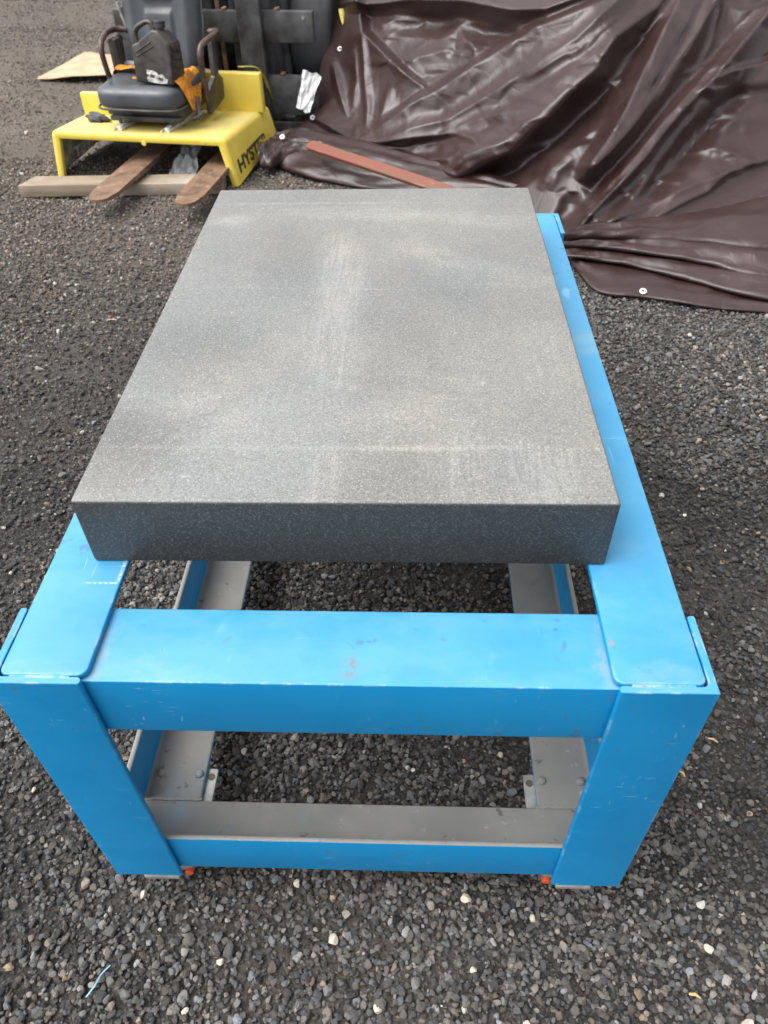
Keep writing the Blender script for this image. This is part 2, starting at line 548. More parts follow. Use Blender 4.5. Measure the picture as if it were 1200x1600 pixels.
def mat_wood(name, c1, c2, c3, sc=(3, 40, 40), rough=.8):
    k = MN(name)
    g = k.noise(1.0, 5, .65, k.obj_co(sc), .6)
    c = k.mix(k.ramp(g, .3, .7), c1, c2)
    c = k.mix(k.ramp(k.noise(5, 4), .5, .7, 0, .75), c, c3)
    c = k.mix(k.ramp(k.noise(1, 4, .7, k.obj_co((sc[0] * 2, sc[1] * 3, sc[2] * 3))), .62, .7, 0, .7), c, tuple(v * .35 for v in c1))
    return k.out(c, None, k.bump(g, .5, .002)) if k.set(Roughness=rough) else None


def mat_ground():
    k = MN('dark_gravel_ground')
    n = k.noise(1.3, 6, .62, src='World')
    c = k.mix(k.ramp(n, .35, .68), (0.017, 0.016, 0.0155), (0.040, 0.037, 0.035))
    brown = k.ramp(k.noise(.7, 5, .6, k.obj_co(src='World', loc=(2, 5, 0))), .48, .66, 0, .6)
    sy = k.n.new('ShaderNodeSeparateXYZ'); k.link(k.geo.outputs['Position'], sy.inputs[0])
    yard = k.math('ADD', k.ramp(k.math('SUBTRACT', sy.outputs[1], k.math('MULTIPLY', sy.outputs[0], .7)), 1.3, 3.8, 0, .68), k.math('MULTIPLY', brown, .6))
    c = k.mix(yard, c, (0.140, 0.116, 0.094))
    f = k.noise(210, 4, .75, src='World')
    c = k.mix(k.ramp(f, .46, .76, 0, .8), c, (0.125, 0.117, 0.108))
    v = k.voro(170, out='Color', src='World')
    s = k.n.new('ShaderNodeSeparateColor'); k.link(v, s.inputs[0])
    c = k.mix(k.ramp(s.outputs[0], .65, .98, 0, .5), c, (0.13, 0.122, 0.114))
    c = k.mix(k.ramp(s.outputs[1], .985, .995, 0, .8), c, (0.34, 0.32, 0.28))
    b = k.bump(k.voro(170, src='World'), .8, .006)
    b = k.bump(f, .8, .006, b)
    k.set(Roughness=.92, Specular_IOR_Level=.25)
    return k.out(c, None, b)


def mat_stone():
    k = MN('gravel_stone')
    a = k.n.new('ShaderNodeAttribute'); a.attribute_type = 'INSTANCER'; a.attribute_name = 'col'
    n = k.noise(1.6, 4, .65)
    c = k.mix(k.ramp(n, .3, .7, .0, 1.0), a.outputs['Color'], (0.5, 0.5, 0.5), 'OVERLAY')
    c = k.mix(.5, c, a.outputs['Color'])
    k.set(Roughness=.95, Specular_IOR_Level=.15)
    return k.out(c, None, k.bump(k.noise(5, 3), .5, .08))


BLUE = mat_blue(); RAILGREY = mat_railgrey(); GRANITE = mat_granite(); TARP = mat_tarp()
YELLOW = mat_yellow(); GROUND = mat_ground(); STONE = mat_stone()
STEEL = plain('galvanised_steel', (0.30, 0.30, 0.29), .55, .3)
BRIGHT = plain('bright_rail_steel', (0.66, 0.65, 0.61), .4, .3, .25, 25)
DARKSTEEL = plain('dark_steel', (0.055, 0.055, 0.058), .5, .1, .6, 11, .3, 60, .002)
def mat_blotch(name, cols, scales, ths, rough, co=(1, 1, 1)):
    k = MN(name).set(Roughness=rough)
    c = cols[0]
    for i, (cc, sc_, th) in enumerate(zip(cols[1:], scales, ths)):
        c = k.mix(k.ramp(k.noise(sc_, 7, .68, k.obj_co(co, loc=(i * 3.1, i * 1.7, i))), th, th + .12, 0, .9), c, cc)
    return k.out(c, None, k.bump(k.noise(90, 4, .7), .4, .0015))


RUSTFORK = mat_blotch('rusty_fork_steel', [(0.17, 0.10, 0.06), (0.085, 0.05, 0.032), (0.25, 0.19, 0.135), (0.21, 0.105, 0.045), (0.30, 0.26, 0.21)], (14, 22, 9, 45), (.50, .54, .56, .62), .6)
RUBBER = plain('tyre_rubber', (0.045, 0.046, 0.049), .7, 0, .3, 8, .3, 40, .002)
VINYL = plain('black_seat_vinyl', (0.056, 0.062, 0.070), .42, 0, .3, 6, .2, 400, .0006)
PLASTIC = plain('black_plastic', (0.036, 0.031, 0.028), .42, 0, .4, 22, .2, 70, .001)
PIPING = plain('grey_trim', (0.10, 0.10, 0.105), .5)
BROWNTUBE = plain('worn_brown_tube', (0.085, 0.058, 0.05), .38, .3, .5, 18)
FOAM = plain('orange_foam', (0.62, 0.24, 0.025), .9, 0, .4, 30, .8, 60, .006)
ORANGE = plain('orange_plastic', (0.50, 0.065, 0.018), .6)
CARD = plain('cardboard', (0.42, 0.29, 0.185), .85, 0, .15, 9, .2, 60, .001)
WHITE = plain('white_plastic_film', (0.78, 0.79, 0.80), .45, 0, .06, 9)
LABEL = plain('scuffed_label_paper', (0.42, 0.41, 0.40), .6, 0, .5, 60)
GREYFILM = plain('grey_plastic_film', (0.26, 0.27, 0.28), .4, 0, .3, 9)
ALU = plain('white_metal_eyelet', (0.75, 0.74, 0.72), .4, .2, .1)
BLACKPAINT = plain('black_lettering', (0.055, 0.048, 0.030), .6, 0, .6, 40)
PALELETTER = plain('pale_lettering', (0.80, 0.79, 0.75), .7, 0, .3, 40)
OLIVE = plain('dirty_inner_yellow', (0.44, 0.41, 0.29), .75, 0, .5, 12)
PLANK = mat_wood('weathered_plank', (0.19, 0.145, 0.10), (0.28, 0.225, 0.165), (0.34, 0.305, 0.25), (3, 45, 45))
REDWOOD = mat_blotch('red_painted_board', [(0.17, 0.048, 0.028), (0.12, 0.062, 0.032), (0.22, 0.095, 0.070), (0.07, 0.038, 0.024)], (9, 16, 26), (.50, .54, .60), .55, (.5, 2.2, 2.2))
STRAP = plain('yellow_strap_web', (0.50, 0.42, 0.10), .7)
BLUEPL = plain('light_blue_plastic', (0.14, 0.32, 0.45), .5)
STRAW = plain('straw', (0.50, 0.33, 0.15), .8)
PALE = plain('pale_stone', (0.50, 0.44, 0.36), .85, 0, .3, 60, .5, 150, .002)


# ------------------------------------------------------------------ ground
def ground_z(X, Y):
    X = np.asarray(X, float); Y = np.asarray(Y, float)
    far = sstep(1.6, 4.0, Y) + sstep(-.8, -2.0, X)
    z = 0.010 * N1(X * 1.7 + 3, Y * 1.7) * (0.45 + np.clip(far, 0, 1))
    z += 0.006 * N2(X * 5.1, Y * 5.1) * (.5 + .5 * np.clip(far, 0, 1))
    # faint wheel ruts in the yard behind
    z += 0.022 * sstep(3.6, 5.5, Y) * sstep(-1.6, -2.4, X) * np.sin(7.0 * (X * .55 + Y * .9) + 2 * N1(X * .6, Y * .6))
    return z - 0.006


def axis(lo, hi, step, far):
    a = list(np.arange(lo, hi, step))
    d = step; v = a[-1]; r = []
    while v < far: d *= 1.35; v += d; r.append(v)
    d = step; v = lo; l = []
    while v > -far: d *= 1.35; v -= d; l.append(v)
    return np.array(l[::-1] + a + r)


gx, gy = axis(-4.2, 3.0, .03, 300), axis(-1.2, 8.5, .03, 300)
GX, GY = np.meshgrid(gx, gy)
fade = sstep(14, 9, np.hypot(GX, GY - 3))
GZ = ground_z(GX, GY) * fade + (-.006) * (1 - fade)
ground = grid_obj('ground', np.stack([GX, GY, GZ], -1), GROUND)
tag(ground, 'dark grey gravel and grit yard surface', 'ground', kind='structure')

# gravel stones: instanced pebbles with their own shapes
pebbles = bpy.data.collections.new('pebble_shapes')
for i in range(12):
    bm = bmesh.new()
    bmesh.ops.create_icosphere(bm, subdivisions=2, radius=1)
    g = np.random.default_rng(100 + i)
    for c in range(13):                                       # facets: flatten against random planes
        n = Vector(g.normal(size=3)).normalized(); d = g.uniform(.48, .80)
        for v in bm.verts:
            q = v.co.dot(n)
            if q > d: v.co -= n * (q - d)
    st = (g.uniform(.85, 1.15), g.uniform(.72, .95), g.uniform(.5, .75))
    for v in bm.verts:
        v.co = Vector((v.co.x * st[0], v.co.y * st[1], v.co.z * st[2])) * g.uniform(.97, 1.03)
    me = bpy.data.meshes.new('pebble_shape')
    for f in bm.faces: f.smooth = True
    for e in bm.edges:
        if len(e.link_faces) == 2 and e.calc_face_angle(0) > R(14): e.smooth = False
    bm.to_mesh(me); bm.free()
    me.materials.append(STONE)
    pebbles.objects.link(bpy.data.objects.new('pebble_shape', me))


def scatter(n, x0, x1, y0, y1, rmin, rmode, rmax, keep):
    X = RNG.uniform(x0, x1, n); Y = RNG.uniform(y0, y1, n)
    k = RNG.uniform(size=n) < keep(X, Y)
    X, Y = X[k], Y[k]
    S = np.clip(RNG.lognormal(math.log(rmode), .30, len(X)), rmin, rmax)
    return X, Y, S


def damp_and_shade(X, Y):
    """0..1: patches of fine moist grit, plus shade painted in beside and under the stand"""
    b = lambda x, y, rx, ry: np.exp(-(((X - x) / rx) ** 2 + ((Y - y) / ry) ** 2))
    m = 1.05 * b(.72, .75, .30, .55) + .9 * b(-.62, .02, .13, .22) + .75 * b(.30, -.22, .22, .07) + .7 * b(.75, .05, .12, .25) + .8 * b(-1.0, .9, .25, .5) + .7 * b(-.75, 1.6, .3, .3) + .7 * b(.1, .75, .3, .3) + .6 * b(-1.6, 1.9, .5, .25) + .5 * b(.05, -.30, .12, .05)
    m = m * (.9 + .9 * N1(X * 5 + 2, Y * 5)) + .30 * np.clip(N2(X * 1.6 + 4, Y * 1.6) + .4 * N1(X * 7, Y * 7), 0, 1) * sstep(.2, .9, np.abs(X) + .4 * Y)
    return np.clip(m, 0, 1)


def keep_near(X, Y):
    m = N1(X * 2.3 + 9, Y * 2.3 + 4) + .5 * N2(X * 6 + 1, Y * 6)
    k = (.62 + .38 * sstep(-.62, -.18, m)) * (1 - .66 * damp_and_shade(X, Y))
    k = k * (1 - .45 * sstep(-.45, -.85, X) * sstep(-1.5, -1.0, X) * sstep(-.1, .8, Y))       # packed wheel track on the left
    return k * (1 - .55 * sstep(1.2, 3.2, Y))


def keep_far(X, Y):
    m = N1(X * 1.4 + 5, Y * 1.4 + 8) + .5 * N2(X * 4 + 1, Y * 4)
    near = sstep(-2.6, -2.0, X) * sstep(3.6, 2.4, Y) * sstep(1.9, 1.4, X)
    rim = sstep(4.8, 3.4, np.hypot((X + 1.2) * .95, Y - 4.0) * .95)
    return (.25 + .75 * sstep(-.3, .3, m)) * (1 - near) * (.15 + .85 * rim)


parts_ = [scatter(290000, -2.3, 1.6, -.42, 3.4, .0030, .0052, .0120, keep_near),
          scatter(230000, -5.6, 3.2, -.6, 9.0, .003, .0050, .014, keep_far),
          scatter(34000, -1.25, 1.55, -.42, 2.3, .0015, .0024, .004, lambda X, Y: np.ones_like(X)),
          scatter(5000, .0, 2.4, 1.3, 2.9, .003, .0052, .011, lambda X, Y: np.ones_like(X))]
PX = np.concatenate([p[0] for p in parts_]); PY = np.concatenate([p[1] for p in parts_]); PS = np.concatenate([p[2] for p in parts_])
n = len(PX)
PZ = ground_z(PX, PY) + PS * RNG.uniform(-.1, .55, n) + RNG.uniform(0, .0065, n)
base = np.clip(RNG.lognormal(math.log(.112), .42, n), .025, .34) * (1 - .45 * damp_and_shade(PX, PY)) * (1 + .40 * sstep(1.6, 3.8, PY - .7 * PX))  # chips darkened in grit patches and in the painted stand shade
warm = RNG.normal(1.0, .05, n)
warm = warm + .07 * sstep(1.2, 3.4, PY - .7 * PX)
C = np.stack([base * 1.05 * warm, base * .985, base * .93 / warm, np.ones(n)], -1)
tanm = RNG.uniform(size=n)
i_ = tanm < .006
C[i_, :3] = np.array([.40, .30, .20]) * RNG.uniform(.6, 1.2, (i_.sum(), 1))
i_ = (tanm > .010) & (tanm < .0145)
C[i_, :3] = np.array([.55, .53, .49]) * RNG.uniform(.55, 1.25, (i_.sum(), 1))
me = bpy.data.meshes.new('gravel')
me.vertices.add(n)
me.vertices.foreach_set('co', np.stack([PX, PY, PZ], -1).astype(np.float32).reshape(-1))
at = me.attributes.new('rot', 'FLOAT_VECTOR', 'POINT')
at.data.foreach_set('vector', np.stack([RNG.normal(0, .45, n), RNG.normal(0, .45, n), RNG.uniform(0, 6.28, n)], -1).astype(np.float32).reshape(-1))
at = me.attributes.new('scl', 'FLOAT_VECTOR', 'POINT')
at.data.foreach_set('vector', (PS[:, None] * RNG.uniform(.8, 1.25, (n, 3))).astype(np.float32).reshape(-1))
at = me.attributes.new('idx', 'INT', 'POINT')
at.data.foreach_set('value', RNG.integers(0, 12, n).astype(np.int32))
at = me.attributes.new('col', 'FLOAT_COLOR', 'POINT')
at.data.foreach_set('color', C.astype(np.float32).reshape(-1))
gravel = link_mesh('gravel', me, STONE)
tag(gravel, 'loose dark basalt gravel chips covering the yard', 'gravel', kind='stuff')
ng = bpy.data.node_groups.new('scatter_gravel', 'GeometryNodeTree')
ng.interface.new_socket('Geometry', in_out='INPUT', socket_type='NodeSocketGeometry')
ng.interface.new_socket('Geometry', in_out='OUTPUT', socket_type='NodeSocketGeometry')
gi, go = ng.nodes.new('NodeGroupInput'), ng.nodes.new('NodeGroupOutput')
ci = ng.nodes.new('GeometryNodeCollectionInfo'); ci.inputs[0].default_value = pebbles
ci.inputs[1].default_value = True; ci.inputs[2].default_value = True
ip = ng.nodes.new('GeometryNodeInstanceOnPoints'); ip.inputs['Pick Instance'].default_value = True


def named(name, t):
    q = ng.nodes.new('GeometryNodeInputNamedAttribute'); q.data_type = t; q.inputs[0].default_value = name
    return q.outputs[0]


ng.links.new(gi.outputs[0], ip.inputs['Points']); ng.links.new(ci.outputs[0], ip.inputs['Instance'])
ng.links.new(named('idx', 'INT'), ip.inputs['Instance Index'])
ng.links.new(named('rot', 'FLOAT_VECTOR'), ip.inputs['Rotation'])
ng.links.new(named('scl', 'FLOAT_VECTOR'), ip.inputs['Scale'])
ng.links.new(ip.outputs[0], go.inputs[0])
gravel.modifiers.new('scatter', 'NODES').node_group = ng

# ------------------------------------------------------------------ blue welded stand
G = 0.085; T = 0.6069; H2 = 0.3793; L = 1.1974; p = 0.100; t = 0.0085
stand = empty('steel_stand', (0, L / 2, 0))
tag(stand, 'blue painted welded angle iron stand on castors under the granite plate', 'stand')


def spart(name, bm, mats=BLUE, smooth=40, parent=None):
    par = parent or stand
    for v in bm.verts: v.co.y -= L / 2
    return obj(name, bm, mats, par, smooth)


def mir(poly, s): return poly if s > 0 else [(-a, b) for a, b in poly][::-1]


for sx in (-1, 1):
    for back in (0, 1):
        # L-section corner post, toes rounded
        prof = [(H2, 0), (H2, p), (H2 - t, p), (H2 - t, t), (H2 - p, t), (H2 - p, 0)]
        prof = rounded_poly(prof, [.0008, .003, .004, .006, .004, .003], 3)
        if back: prof = [(a, L - b) for a, b in prof][::-1]
        bm = bmesh.new(); prism(bm, mir(prof, sx), G, T - .0005, bev=.0006, seg=1)
        spart('post', bm)
    # long top beam: horizontal flange with rounded ends + inner vertical flange
    bm = bmesh.new()
    x0, x1 = H2 - p - .004, H2 - t - .0015
    pl = rounded_poly([(x0, t + .0015), (x1, t + .0015), (x1, L - t - .0015), (x0, L - t - .0015)], [.011, .009, .009, .011], 7)
    prism(bm, mir(pl, sx), T - t, T, bev=.0022, seg=3)
    a, b = sorted((sx * (x1 - .0005), sx * (x1 - t)))
    box(bm, a, b, t + .012, L - t - .012, T - .100, T - t - .0003, .001, 1)
    spart('top_beam', bm)
    # weld bead where beam meets post
    bm = bmesh.new()
    pts = [(sx * (x1 - .012), t + .0006, T - .0022), (sx * (x0 + .018), t + .0006, T - .0026)]
    tube(bm, [Vector(pts[0]).lerp(Vector(pts[1]), i / 24) + Vector((0, 0, random.uniform(-.0005, .0004))) for i in range(25)], .0022, 6)
    spart('weld_bead', bm)
for back in (0, 1):
    def yy(a, b): return (a, b) if not back else (L - b, L - a)
    # end cross beam, one plate thickness lower
    bm = bmesh.new(); xw = H2 - t - .002
    zt = T - t - .0006
    prof = rounded_poly([(t + .0006, zt), (t + .0006, zt - p), (2 * t, zt - p), (2 * t, zt - t), (t + p, zt - t), (t + p, zt)],
                        [.0012, .003, .004, .008, .004, .003], 3)
    if back: prof = [(L - a, b) for a, b in prof]
    M = Matrix(((0, 0, 1, 0), (1, 0, 0, 0), (0, 1, 0, 0), (0, 0, 0, 1)))
    prism(bm, prof, -xw, xw, M)
    spart('cross_beam', bm)
    # lower end rail: vertical flange outside, dusty shelf flange inside
    zb = 0.0985
    prof = rounded_poly([(t + .0006, zb), (t + p, zb), (t + p, zb + t), (2 * t, zb + t), (2 * t, zb + p), (t + .0006, zb + p)],
                        [.001, .003, .004, .008, .004, .002], 3)
    if back: prof = [(L - a, b) for a, b in prof]
    bm = bmesh.new(); prism(bm, prof, -xw, xw, M)
    bm.normal_update(); bmesh.ops.recalc_face_normals(bm, faces=bm.faces)
    for f in bm.faces:
        if f.normal.z > .35: f.material_index = 1
    spart('lower_end_rail', bm, [BLUE, RAILGREY])
for sx in (-1, 1):
    zb = 0.0965
    xo = H2 - t - .001
    prof = rounded_poly([(xo, zb), (xo - p, zb), (xo - p, zb + t), (xo - t, zb + t), (xo - t, zb + p), (xo, zb + p)],
                        [.001, .003, .004, .008, .004, .002], 3)
    prof = mir(prof, sx)
    M = Matrix(((1, 0, 0, 0), (0, 0, 1, 0), (0, 1, 0, 0), (0, 0, 0, 1)))
    bm = bmesh.new(); prism(bm, prof, t + p + .0008, L - t - p - .0008, M)
    bmesh.ops.recalc_face_normals(bm, faces=bm.faces)
    for f in bm.faces:
        if f.normal.z > .35: f.material_index = 1
    spart('lower_side_rail', bm, [BLUE, RAILGREY])
    for back in (0, 1):
        fy = (lambda y: y) if not back else (lambda y: L - y)
        # weld seam between side shelf and end shelf
        bm = bmesh.new()
        q = [(sx * (.268 + .092 * i / 30), fy(p + t + .001 + random.uniform(-.001, .001)), zb + t + .0005 + random.uniform(-.0006, .0006)) for i in range(31)]
        tube(bm, q, .0032, 6); spart('weld_seam', bm, RAILGREY)
        for bx in (.281, .344):
            bm = bmesh.new()
            lathe(bm, [(0, .0055), (.0045, .0052), (.0068, .0035), (.0074, 0), (0.0, -.0005)], 16,
                  Matrix.Translation((sx * bx, fy(.1535), zb + t)))
            spart('bolt_head', bm, RAILGREY, 50)
        # levelling castor: plate, housing, wheel, foot, orange dial
        bm = bmesh.new()
        pl = rounded_poly([(.2535, .060), (.356, .060), (.356, .1685), (.2535, .1685)], .004, 3)
        pl = mir(pl, sx)
        if back: pl = [(a, L - b) for a, b in pl][::-1]
        prism(bm, pl, zb - .0066, zb - .0006, bev=.0008, seg=1)
        plate = spart('castor_plate', bm, STEEL)
        bm = bmesh.new(); lathe(bm, [(0, .0006), (.0062, .0006), (.0062, -.0002), (0, -.0002)], 14, Matrix.Translation((sx * .2625, fy(.1535), zb - .0006)))
        for v in bm.verts: v.co.y -= L / 2
        obj('bolt_hole', bm, BLACKPAINT, plate)
        def cbox(x0, x1, y0, y1, z0, z1, bev, name, mat, par=None):
            bm = bmesh.new()
            ys = sorted((fy(y0), fy(y1))); xs = sorted((sx * x0, sx * x1))
            box(bm, xs[0], xs[1], ys[0], ys[1], z0, z1, bev, 2)
            return spart(name, bm, mat, 40, par)
        hous = cbox(.272, .342, .022, .130, .040, zb - .0072, .006, 'castor_housing', STEEL)
        bm = bmesh.new()
        M = Matrix.Translation((sx * .307, fy(.088), .0345)) @ Matrix.Rotation(R(90), 4, 'Y')
        lathe(bm, [(0, -.024), (.022, -.024), (.030, -.022), (.0335, -.016), (.0335, .016), (.030, .022), (.022, .024), (0, .024)], 24, M)
        spart('castor_wheel', bm, RUBBER, 40)
        bm = bmesh.new()
        M = Matrix.Translation((sx * .300, fy(.062), .0))
        lathe(bm, [(0, .002), (.020, .002), (.020, .012), (.012, .016), (.009, .042), (0, .042)], 20, M)
        spart('levelling_foot', bm, STEEL, 40)
        bm = bmesh.new()
        M = Matrix.Translation((sx * .279, fy(.020), .050)) @ Matrix.Rotation(R(90), 4, 'X')
        lathe(bm, [(0, -.004), (.0060, -.004), (.0072, -.003), (.0072, .003), (.0060, .004), (0, .004)], 12, M)
        spart('adjusting_dial', bm, ORANGE, 40)
        cbox(.292, .345, .008, .024, .046, .056, .002, 'castor_lip', STEEL)

# ------------------------------------------------------------------ granite plate
bm = bmesh.new()
box(bm, -.3053, .3053, 0, .9074, 0, .0990, .0038, 3)
for v in bm.verts: v.co.y -= .4537
plate = obj('granite_surface_plate', bm, GRANITE, None, 40)
plate.location = (-.012, .1718 + .4537, T + .0005)
plate.rotation_euler = (0, 0, .0025)
tag(plate, 'thick dark grey granite surface plate with dusty wiped top on the blue stand', 'surface plate')


# ------------------------------------------------------------------ forklift hood standing on the ground
HO = (-1.158, 3.064, 0.0); HRZ = R(-9.25)
hood = empty('forklift_hood', HO, HRZ)
tag(hood, 'yellow steel forklift seat hood standing over two rusty forks', 'forklift hood')
HW, HD, HT = .4475, .60, .207


def hood_pt(u, v, w):
    """u -1..1 across, v depth in metres, w 0..1 up: sides lean inwards, the rear is lower and cut higher"""
    k = v / HD
    top = HT - .036 * k; bot = .004 + .034 * k
    z = bot + (top - bot) * w
    return Vector((u * (HW - .034 * w), v, z))


def hood_section(v, off):
    """inverted-U outline at depth v, inset by off"""
    a = [hood_pt(-1, v, 0), hood_pt(-1, v, 1), hood_pt(1, v, 1), hood_pt(1, v, 0)]
    pts = [(a[0].x + off, a[0].z), (a[1].x + off, a[1].z - off), (a[2].x - off, a[2].z - off), (a[3].x - off, a[3].z)]
    r = max(.004, .030 - off)
    out = [pts[0]]
    for i in (1, 2):
        out += rounded_poly([pts[i - 1], pts[i], pts[i + 1]], [0, r, 0], 6)[1:-1]
    out.append(pts[3])
    return [Vector((q[0], v, q[1])) for q in out]


bm = bmesh.new()
# outer skin rolls over the front edge into a return lip
rows = []
for off, v in ((.036, .012), (.034, .002), (.030, 0), (.020, -.001), (.010, .000), (.004, .004), (.001, .011), (0, .02), (0, .15), (0, .3), (0, .45), (0, HD), (.006, HD), (.006, .3), (.006, .02), (.036, .02)):
    q = hood_section(v, off)
    # keep lip feet on the bottom line
    rows.append([bm.verts.new(c) for c in q])
for a, b in zip(rows, rows[1:] + rows[:1]):
    for i in range(len(a) - 1):
        bm.faces.new((a[i], a[i + 1], b[i + 1], b[i]))
bm.faces.ensure_lookup_table()
for f in bm.faces:
    f.material_index = 0
nq = len(rows[0]) - 1
for ri in (12, 13, 14):
    for i in range(nq): bm.faces[ri * nq + i].material_index = 1
obj('shell', bm, [YELLOW, OLIVE], hood, 40)
# rear upright panels
bm = bmesh.new(); box(bm, .13, .435, .475, .515, HT - .035, HT + .135, .008, 3); obj('rear_panel', bm, YELLOW, hood, 40)
bm = bmesh.new(); box(bm, -.405, -.24, .30, .335, HT - .035, HT + .075, .010, 3); obj('rear_upright', bm, YELLOW, hood, 40)
bm = bmesh.new(); box(bm, -.24, .13, .48, .51, HT - .035, HT + .05, .006, 2); obj('rear_panel', bm, YELLOW, hood, 40)
# latch tab and drilled hole on the lip
bm = bmesh.new(); lathe(bm, [(0, .004), (.010, .003), (.012, 0), (0, 0)], 12, Matrix.Translation((.03, -.001, HT - .036)) @ Matrix.Rotation(R(90), 4, 'X'))
obj('latch_tab', bm, YELLOW, hood, 50)
# stencilled letters, outer right wall and inner left wall (seen from behind, reversed)
sid = .5


def wall_letters(s, size, u, v0, z0, outward, mat, name, flip):
    me = text_mesh(s, size, .0006, .0032)
    co = np.zeros(len(me.vertices) * 3, np.float32); me.vertices.foreach_get('co', co); co = co.reshape(-1, 3)
    co[:, 0] *= 1.42
    w = (z0 + co[:, 1] * .92) / HT
    v = v0 + (co[:, 0] if not flip else -co[:, 0])
    xs = np.sign(u) * (HW - .034 * w) + outward
    out = np.stack([xs + co[:, 2], v, z0 + co[:, 1] * .92], -1)
    me.vertices.foreach_set('co', out.astype(np.float32).reshape(-1)); me.update()
    link_mesh(name, me, mat, hood)


wall_letters('HYSTER', .082, 1, .050, .045, .0018, BLACKPAINT, 'lettering', False)
wall_letters('HYST', .075, -1, .42, .030, .0085, PALELETTER, 'lettering', True)

# ------------------------------------------------------------------ seat bolted on the hood
SO = (-1.108, 3.310, HT - .016); SRZ = R(-9)
seat = empty('operator_seat', SO, SRZ)
seat.scale = (.90, .92, .94)
tag(seat, 'torn black vinyl operator seat with orange foam showing, on the yellow hood', 'seat')
for sx in (-1, 1):
    bm = bmesh.new()
    box(bm, sx * .125 - .022, sx * .125 + .022, -.235, .16, .0, .006, .0015, 1)
    box(bm, sx * .125 - .022, sx * .125 - .017, -.235, .16, .006, .024, .001, 1)
    box(bm, sx * .125 + .017, sx * .125 + .022, -.235, .16, .006, .024, .001, 1)
    box(bm, sx * .125 - .012, sx * .125 + .012, -.215, .16, .007, .030, .003, 1)
    obj('slide_rail', bm, BRIGHT, seat, 40)
    for yy_ in (-.165, .0):
        bm = bmesh.new()
        lathe(bm, [(0, .012), (.008, .012), (.010, .008), (.010, -.012), (0, -.012)], 6, Matrix.Translation((sx * .135, yy_, .042))); obj('rail_bolt', bm, DARKSTEEL, seat, 40)
bm = bmesh.new(); box(bm, -.185, .185, -.17, .20, .040, .062, .004, 2); box(bm, -.20, .20, -.15, .20, .0625, .096, .004, 2)
obj('seat_pan', bm, DARKSTEEL, seat, 40)


def blob(nu, nv, f):
    """closed-ish superellipsoid style surface: f(u,v)->(x,y,z), u around 0..2pi, v -pi/2..pi/2"""
    bm = bmesh.new(); rings = []
    for j in range(nv + 1):
        v = -math.pi / 2 + math.pi * j / nv
        rings.append([bm.verts.new(f(2 * math.pi * i / nu, v)) for i in range(nu)])
    for a, b in zip(rings[:-1], rings[1:]):
        for i in range(nu): bm.faces.new((a[i], a[(i + 1) % nu], b[(i + 1) % nu], b[i]))
    bmesh.ops.remove_doubles(bm, verts=bm.verts, dist=1e-5)
    return bm


def spow(c, e): return math.copysign(abs(c) ** e, c)


def cushion_f(u, v):
    cu, su = spow(math.cos(u), .32), spow(math.sin(u), .32)
    cv, sv = spow(math.cos(v), .35), spow(math.sin(v), .55)
    x, y, z = .225 * cu * cv, .225 * su * cv, .048 * sv
    if z > 0:
        z += .010 * math.exp(-((y + .17) / .07) ** 2) - .012 * math.exp(-(x / .12) ** 2 - ((y - .02) / .13) ** 2)
        z += .020 * sstep(.10, .2, abs(x)) * sstep(-.12, .1, y)
    return (x * (1 - .06 * float(sstep(-.02, -.2, y))), y - .02, .146 + z)


obj('cushion', blob(64, 30, cushion_f), VINYL, seat, 60)
bm = bmesh.new()
pts = [(.222 * spow(math.cos(q), .32), .222 * spow(math.sin(q), .32) - .02, .109) for q in np.linspace(0, 2 * math.pi, 90)]
tube(bm, pts, .0055, 8, False); obj('cushion_piping', bm, DARKSTEEL, seat, 60)


def foam_patch(cx, cy, rx, ry, seed, lift, rotz=0.0):
    g = Noise2(seed); n = 26
    bm = bmesh.new(); ring = []
    c = bm.verts.new((0, 0, 0)); rows_ = []
    for j in range(1, 10):
        row = []
        for i in range(n):
            a = 2 * math.pi * i / n
            k = j / 9 * (1 + .32 * float(g(2 + 1.7 * math.cos(a), 2 + 1.7 * math.sin(a))) + .12 * math.sin(5 * a))
            x, y = rx * k * math.cos(a), ry * k * math.sin(a)
            row.append(bm.verts.new((x, y, 0)))
        rows_.append(row)
    for i in range(n): bm.faces.new((c, rows_[0][i], rows_[0][(i + 1) % n]))
    for a, b in zip(rows_[:-1], rows_[1:]):
        for i in range(n): bm.faces.new((a[i], b[i], b[(i + 1) % n], a[(i + 1) % n]))
    for v in bm.verts:
        ca, sa = math.cos(rotz), math.sin(rotz)
        x, y = cx + v.co.x * ca - v.co.y * sa, cy + v.co.x * sa + v.co.y * ca
        e = math.hypot(v.co.x / rx, v.co.y / ry)
        # follow the cushion: over the side it drops
        side = max(0.0, abs(x) - .205) ; frontd = max(0, -y - .20)
        z = .216 + lift * (1 - e * .8) + .012 * float(g(x * 40, y * 40)) - side * 3.2 - .010 * math.exp(-(x / .12) ** 2)
        x = math.copysign(min(abs(x), .205 + .34 * side + .018), x)
        v.co = Vector((x, y, z))
    return bm


obj('exposed_foam', foam_patch(.190, -.045, .062, .135, 21, .016), FOAM, seat, 80)
obj('exposed_foam', foam_patch(-.150, .050, .085, .034, 22, .010, R(22)), FOAM, seat, 80)
obj('exposed_foam', foam_patch(-.02, -.01, .034, .014, 23, -.002, R(10)), FOAM, seat, 80)
obj('exposed_foam', foam_patch(-.045, -.085, .020, .008, 24, .0), FOAM, seat, 80)


# backrest: padded shell, tapering up, with side bolsters and a raised lumbar panel
BM = Matrix.Translation((.010, .245, .475)) @ Matrix.Rotation(R(-11), 4, 'X')


def back_w(k): return .185 + .022 * math.sin(math.pi * min(1, k * 1.1)) - .040 * max(0, k - .55) / .45


